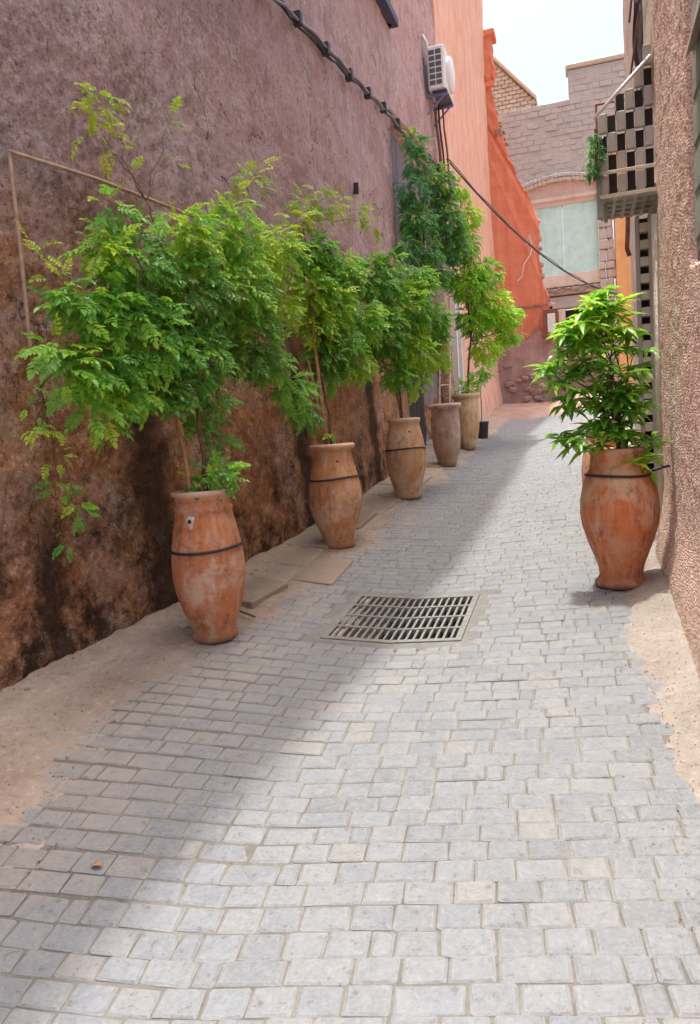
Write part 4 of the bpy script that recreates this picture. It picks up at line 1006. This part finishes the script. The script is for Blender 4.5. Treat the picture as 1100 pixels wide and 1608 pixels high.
BB = {
    'v1': [(-2.32,2.96,2.27,0.142), (-2.33,2.84,1.99,0.110), (-2.30,3.22,2.58,0.132), (-2.30,3.22,2.27,0.184), (-2.31,3.04,1.98,0.159), (-2.31,3.05,1.77,0.092), (-2.27,3.55,2.52,0.218), (-2.27,3.56,2.18,0.248), (-2.28,3.43,1.90,0.152), (-2.24,4.07,2.79,0.209), (-2.24,4.08,2.46,0.276), (-2.24,4.02,2.08,0.252), (-2.23,4.11,1.77,0.110), (-2.20,4.65,2.94,0.221), (-2.19,4.72,2.60,0.286), (-2.19,4.74,2.24,0.241), (-2.15,5.24,2.91,0.212), (-2.15,5.28,2.54,0.162), (-2.17,5.05,2.15,0.158), (-2.15,5.33,1.95,0.127), (-2.13,5.57,1.80,0.102), (-2.26,3.74,1.88,0.145), (-2.29,3.39,2.77,0.072), (-2.23,4.19,1.58,0.080)],
    'v1young': [(-2.38,3.52,3.37,0.067), (-2.38,3.44,3.21,0.046), (-2.37,3.58,3.17,0.068), (-2.36,3.77,3.08,0.057), (-2.33,4.19,3.51,0.031), (-2.33,4.16,3.27,0.038), (-2.26,5.14,3.42,0.092), (-2.25,5.37,3.59,0.048), (-2.27,4.96,3.22,0.099), (-2.42,2.97,2.50,0.048), (-2.41,3.05,2.38,0.079), (-2.41,3.08,2.26,0.049), (-2.22,5.70,1.85,0.094)],
    'v1trail': [(-2.75,3.26,1.90,0.040), (-2.75,3.25,1.79,0.060), (-2.75,3.25,1.67,0.061), (-2.75,3.35,1.56,0.069), (-2.75,3.37,1.39,0.063), (-2.74,3.48,1.22,0.057), (-2.75,3.35,1.08,0.049), (-2.75,3.26,1.47,0.034)],
    'v1pot': [(-2.10,3.88,1.35,0.085), (-2.2,3.92,1.33,0.06), (-2.05,3.94,1.37,0.066)],
    'v2': [(-2.17,6.29,3.12,0.178), (-2.20,6.15,2.83,0.208), (-2.14,6.45,2.71,0.240), (-2.09,6.72,3.03,0.212), (-2.13,6.52,2.37,0.244), (-2.06,6.86,2.23,0.158), (-2.19,6.20,2.49,0.178), (-2.16,6.36,2.08,0.091), (-2.01,7.11,2.66,0.199), (-2.21,6.08,3.09,0.140), (-2.17,6.28,2.24,0.169), (-2.05,6.05,1.54,0.046)],
    'v2young': [(-2.25,5.97,3.32,0.085), (-2.22,6.19,3.51,0.087), (-2.17,6.48,3.66,0.102), (-2.11,6.85,3.70,0.095), (-2.04,7.25,3.73,0.088), (-1.99,7.53,3.66,0.065), (-2.10,6.90,3.15,0.133)],
    'v3': [(-2.10,7.92,3.18,0.247), (-2.08,7.97,2.64,0.292), (-1.89,8.45,2.96,0.305), (-1.86,8.52,2.46,0.265), (-2.01,8.15,2.20,0.185), (-1.71,8.90,2.78,0.243), (-1.78,8.72,3.27,0.208), (-1.66,9.02,2.41,0.154), (-2.00,8.18,3.41,0.126), (-1.85,8.55,2.10,0.089)],
    'v4': [(-2.16,10.83,5.32,0.199), (-2.20,10.70,4.89,0.252), (-1.96,11.42,5.15,0.266), (-2.19,10.74,4.47,0.272), (-1.91,11.56,4.72,0.309), (-2.13,10.92,4.10,0.240), (-1.85,11.75,4.33,0.255), (-2.16,10.81,5.57,0.126), (-2.02,11.24,3.83,0.190), (-2.28,10.45,4.07,0.124)],
    'v5': [(-1.76,12.19,4.41,0.264), (-1.72,12.24,3.87,0.327), (-1.50,12.53,3.99,0.270), (-1.43,12.61,3.49,0.335), (-1.66,12.32,3.27,0.268), (-1.28,12.82,3.29,0.234), (-1.53,12.48,2.81,0.230), (-1.19,12.92,3.03,0.193), (-1.68,12.29,4.86,0.203), (-1.77,12.17,5.24,0.141), (-1.11,13.03,3.35,0.150)],
    'v5pot': [(-1.88,12.08,2.15,0.11), (-1.77,12.08,2.18,0.09)],
    'vb': [(-1.68,13.66,2.54,0.172), (-1.81,13.60,2.43,0.115)],
    'r': [(-0.16,4.67,1.87,0.084), (-0.10,4.69,1.77,0.100), (-0.04,4.71,1.94,0.137), (0.12,4.76,1.98,0.171), (0.04,4.73,2.10,0.137), (0.17,4.77,2.11,0.121), (0.09,4.75,2.19,0.068), (-0.06,4.70,1.67,0.084), (0.15,4.76,1.79,0.176), (0.28,4.81,1.89,0.084), (0.24,4.79,1.59,0.115), (0.32,4.82,1.55,0.077), (-0.06,4.70,1.42,0.100), (0.06,4.74,1.41,0.077), (0.29,4.81,1.27,0.093), (0.36,4.83,1.39,0.062), (0.19,4.78,1.47,0.085), (-0.13,4.68,1.41,0.062), (0.25,4.80,2.01,0.076), (0.2,4.84,1.40,.10), (0.1,4.82,1.54,.11), (0.24,4.82,1.70,.12), (0.05,4.8,1.68,.11), (0.12,4.78,2.26,.05)],
}
B = {k: [(x, y + (.14 if k in ('v1',) and y < 3.3 else 0), z, r) for x, y, z, r in l] for k, l in BB.items()}
VG = 'vines growing out of the jars'
v1 = empty('vine', G(-2.18, 3.9, .82)); tag(v1, 'largest bushy green vine sprawling over the mauve wall from the nearest left jar', 'vine', VG)
stems(v1, (-2.15, 3.9, 1.2), B['v1'], .016, 1, M['bark'], 1, via=(-2.2, 3.98, 2.05))
stems(v1, (-2.3, 3.9, 2.7), B['v1young'][:6], .006, 2, M['bark'], via=(-2.34, 3.85, 2.95))
stems(v1, (-2.35, 3.2, 2.1), B['v1trail'], .007, 3, M['bark'], via=(-2.7, 3.24, 1.9))
foliage(v1, B['v1'], 'green', 2200, .14, 215, 11, .72, xw)
foliage(v1, B['v1young'], 'young', 120, .115, 100, 12, .8, xw, .5, .1)
foliage(v1, B['v1trail'], 'green', 50, .085, 50, 13, .6, xw, .5, .3, lift=.25)
foliage(v1, B['v1pot'], 'green', 80, .10, 20, 14, 1, None, .5, .0)
v2 = empty('vine', G(-2.08, 6.02, .8)); tag(v2, 'green vine with a pale arching top shoot rising from the round bellied jar', 'vine', VG)
stems(v2, (-2.08, 6.05, 1.4), B['v2'][:-1], .014, 4, M['bark'], via=(-2.17, 6.15, 2.3)); stems(v2, (-2.2, 6.1, 3.0), B['v2young'], .007, 5, M['bark'], via=(-2.22, 6.1, 3.35))
foliage(v2, B['v2'], 'green', 1300, .145, 210, 21, .8, xw, lift=.12); foliage(v2, B['v2young'], 'young', 110, .14, 90, 22, .8, xw, .5, .3)
v3 = empty('vine', G(-1.94, 8.14, .8)); tag(v3, 'dense mid green vine cascading above the slim tan jar', 'vine', VG)
stems(v3, (-1.95, 8.16, 1.6), B['v3'], .014, 6, M['bark'], via=(-2.0, 8.2, 2.2))
foliage(v3, B['v3'], 'green', 1550, .15, 240, 31, .85, xw, lift=.25)
v4 = empty('vine', G(-1.87, 10.36, .78)); tag(v4, 'tall dark bluish green vine climbing high above the grey tub', 'vine', VG)
stems(v4, (-1.88, 10.4, 1.8), B['v4'], .016, 7, M['bark'], via=(-2.1, 10.7, 3.6))
foliage(v4, B['v4'], 'blueg', 1200, .15, 240, 41, .8, xw)
foliage(v4, B['v4'][2:], 'green', 520, .15, 50, 42, .85, xw, lift=.05)
v5 = empty('vine', G(-1.83, 12.1, .8)); tag(v5, 'yellow green leaning vine above the sand coloured tub at the far end', 'vine', VG)
stems(v5, (-1.83, 12.12, 1.9), B['v5'], .022, 8, M['bark'], via=(-1.72, 12.2, 2.9))
foliage(v5, B['v5'], 'lime', 1900, .15, 240, 51, 1.05, xw, lift=.12); foliage(v5, B['v5pot'], 'lime', 60, .13, 20, 52, 1, xw, .5, -.3)
vb = empty('sapling', G(-1.8, 13.6, .26)); tag(vb, 'thin pale sapling growing out of the small black bucket', 'sapling')
stems(vb, (-1.8, 13.6, 1.55), B['vb'], .012, 9, M['wood'], via=(-1.78, 13.6, 2.2)); foliage(vb, B['vb'], 'green', 70, .14, 40, 61, 1, None, .5)
pr = empty('shrub', G(.18, 4.86, .78)); tag(pr, 'bright shrub with long drooping leaves in the broad red jar on the right', 'shrub')
stems(pr, (.18, 4.86, 1.2), B['r'], .017, 10, M['bark'], via=(.2, 4.8, 1.5))
foliage(pr, B['r'], 'mango', 165, .135, 280, 71, 1.0, None, .6, .3, whorl=8)
hp = empty('hanging_plant', (.14, 5.95, 3.6)); tag(hp, 'dark green plant hanging from the balcony corner on the right', 'plant')
MB().tube([(0, 0, .02), (.0, -.01, -.15), (-.02, -.01, -.34)], .012, 5).obj('stem', M['bark'], hp)
foliage(hp, [(.14, 5.93, 3.56, .035), (.135, 5.93, 3.48, .04), (.13, 5.93, 3.4, .042), (.12, 5.93, 3.32, .035)], 'blueg', 120, .06, 90, 81, 1, None, .5, .6)

# ------------------------------------------------------------------ litter
gr = random.Random(15); gm = MB()
def grit(x, y, z, r):
    k = [r*gr.uniform(.6, 1.3) for _ in range(6)]
    gm.add([(x-k[0], y, z), (x+k[1], y, z), (x, y-k[2], z), (x, y+k[3], z), (x+gr.uniform(-r, r)*.4, y+gr.uniform(-r, r)*.4, z+k[4]), (x, y, z-r)],
           [(0, 2, 4), (2, 1, 4), (1, 3, 4), (3, 0, 4), (2, 0, 5), (1, 2, 5), (3, 1, 5), (0, 3, 5)], gr.random())
N_ = 5200
gy = np.array([1.3 + 7.5*gr.random()**1.6 for _ in range(N_)]); t_ = np.array([gr.random() for _ in range(N_)])
gx = xw(gy) + .05 + (np.vectorize(edge_l)(gy) + .35 - xw(gy))*t_**1.4; gzz = np.maximum(vergez(gx, gy), gz(gx, gy))
for x, y, z in zip(gx, gy, gzz): grit(x, y, z, gr.choice([.0018, .0025, .003, .004, .007]))
gy = np.array([1.8 + 4*gr.random() for _ in range(1500)]); gx = np.array([gr.gauss(.30, .09) for _ in gy]); gzz = np.maximum(rampz(gx, gy), gz(gx, gy))
for x, y, z in zip(gx, gy, gzz): grit(x, y, z, gr.choice([.0018, .0025, .003, .005]))
for _ in range(700):
    x, y = gr.uniform(-2.2, .4), gr.uniform(1.4, 7); grit(x, y, float(gz(x, y)), gr.choice([.0015, .002, .003]))
tag(gm.obj('gravel', M['slab']), kind='stuff')

lit = random.Random(9)
def pebble(x, y, s, label, m='slab'):
    mb = MB(); mb.box(-s, s, -s*.8, s*.8, -s*.3, s*.7); o = mb.obj('loose_stone', M[m], None, s*.45); o.location = (x, y, float(vergez(np.array([x]), np.array([y]))[0]) + s*.1); o.rotation_euler = (lit.uniform(-.3, .3), lit.uniform(-.3, .3), lit.uniform(0, 3)); tag(o, label, 'stone', 'loose stones at the wall foot')
for k in range(16):
    y = lit.uniform(2.6, 6.2); pebble(float(xw(y)) + lit.uniform(.12, .3), y, lit.uniform(.008, .02), 'tiny grey stone in the dust along the foot of the mauve wall')
pebble(-2.42, 3.95, .035, 'pale broken stone lying beside the base of the nearest left jar', 'pale_stone')
fl = MB(); fl.add([(-.02, -.012, .004), (.0, -.016, .012), (.022, 0, .003), (.0, .015, .014), (-.02, .01, .006)], [(0, 1, 3, 4), (1, 2, 3)]); o = fl.obj('fallen_leaf', M['cane']); o.location = G(-1.62, 1.96, .006); tag(o, 'dry brown fallen leaf lying on the paving near the left edge', 'leaf')
tw = MB().tube([(-2.3, 4.22, float(gz(-2.3, 4.22))+.03), (-2.2, 4.25, float(gz(-2.2, 4.25))+.045), (-2.05, 4.2, float(gz(-2.05, 4.2))+.03)], .007, 5).obj('twig', M['bark']); tag(tw, 'dark twig on the dirt just right of the nearest left jar', 'twig')
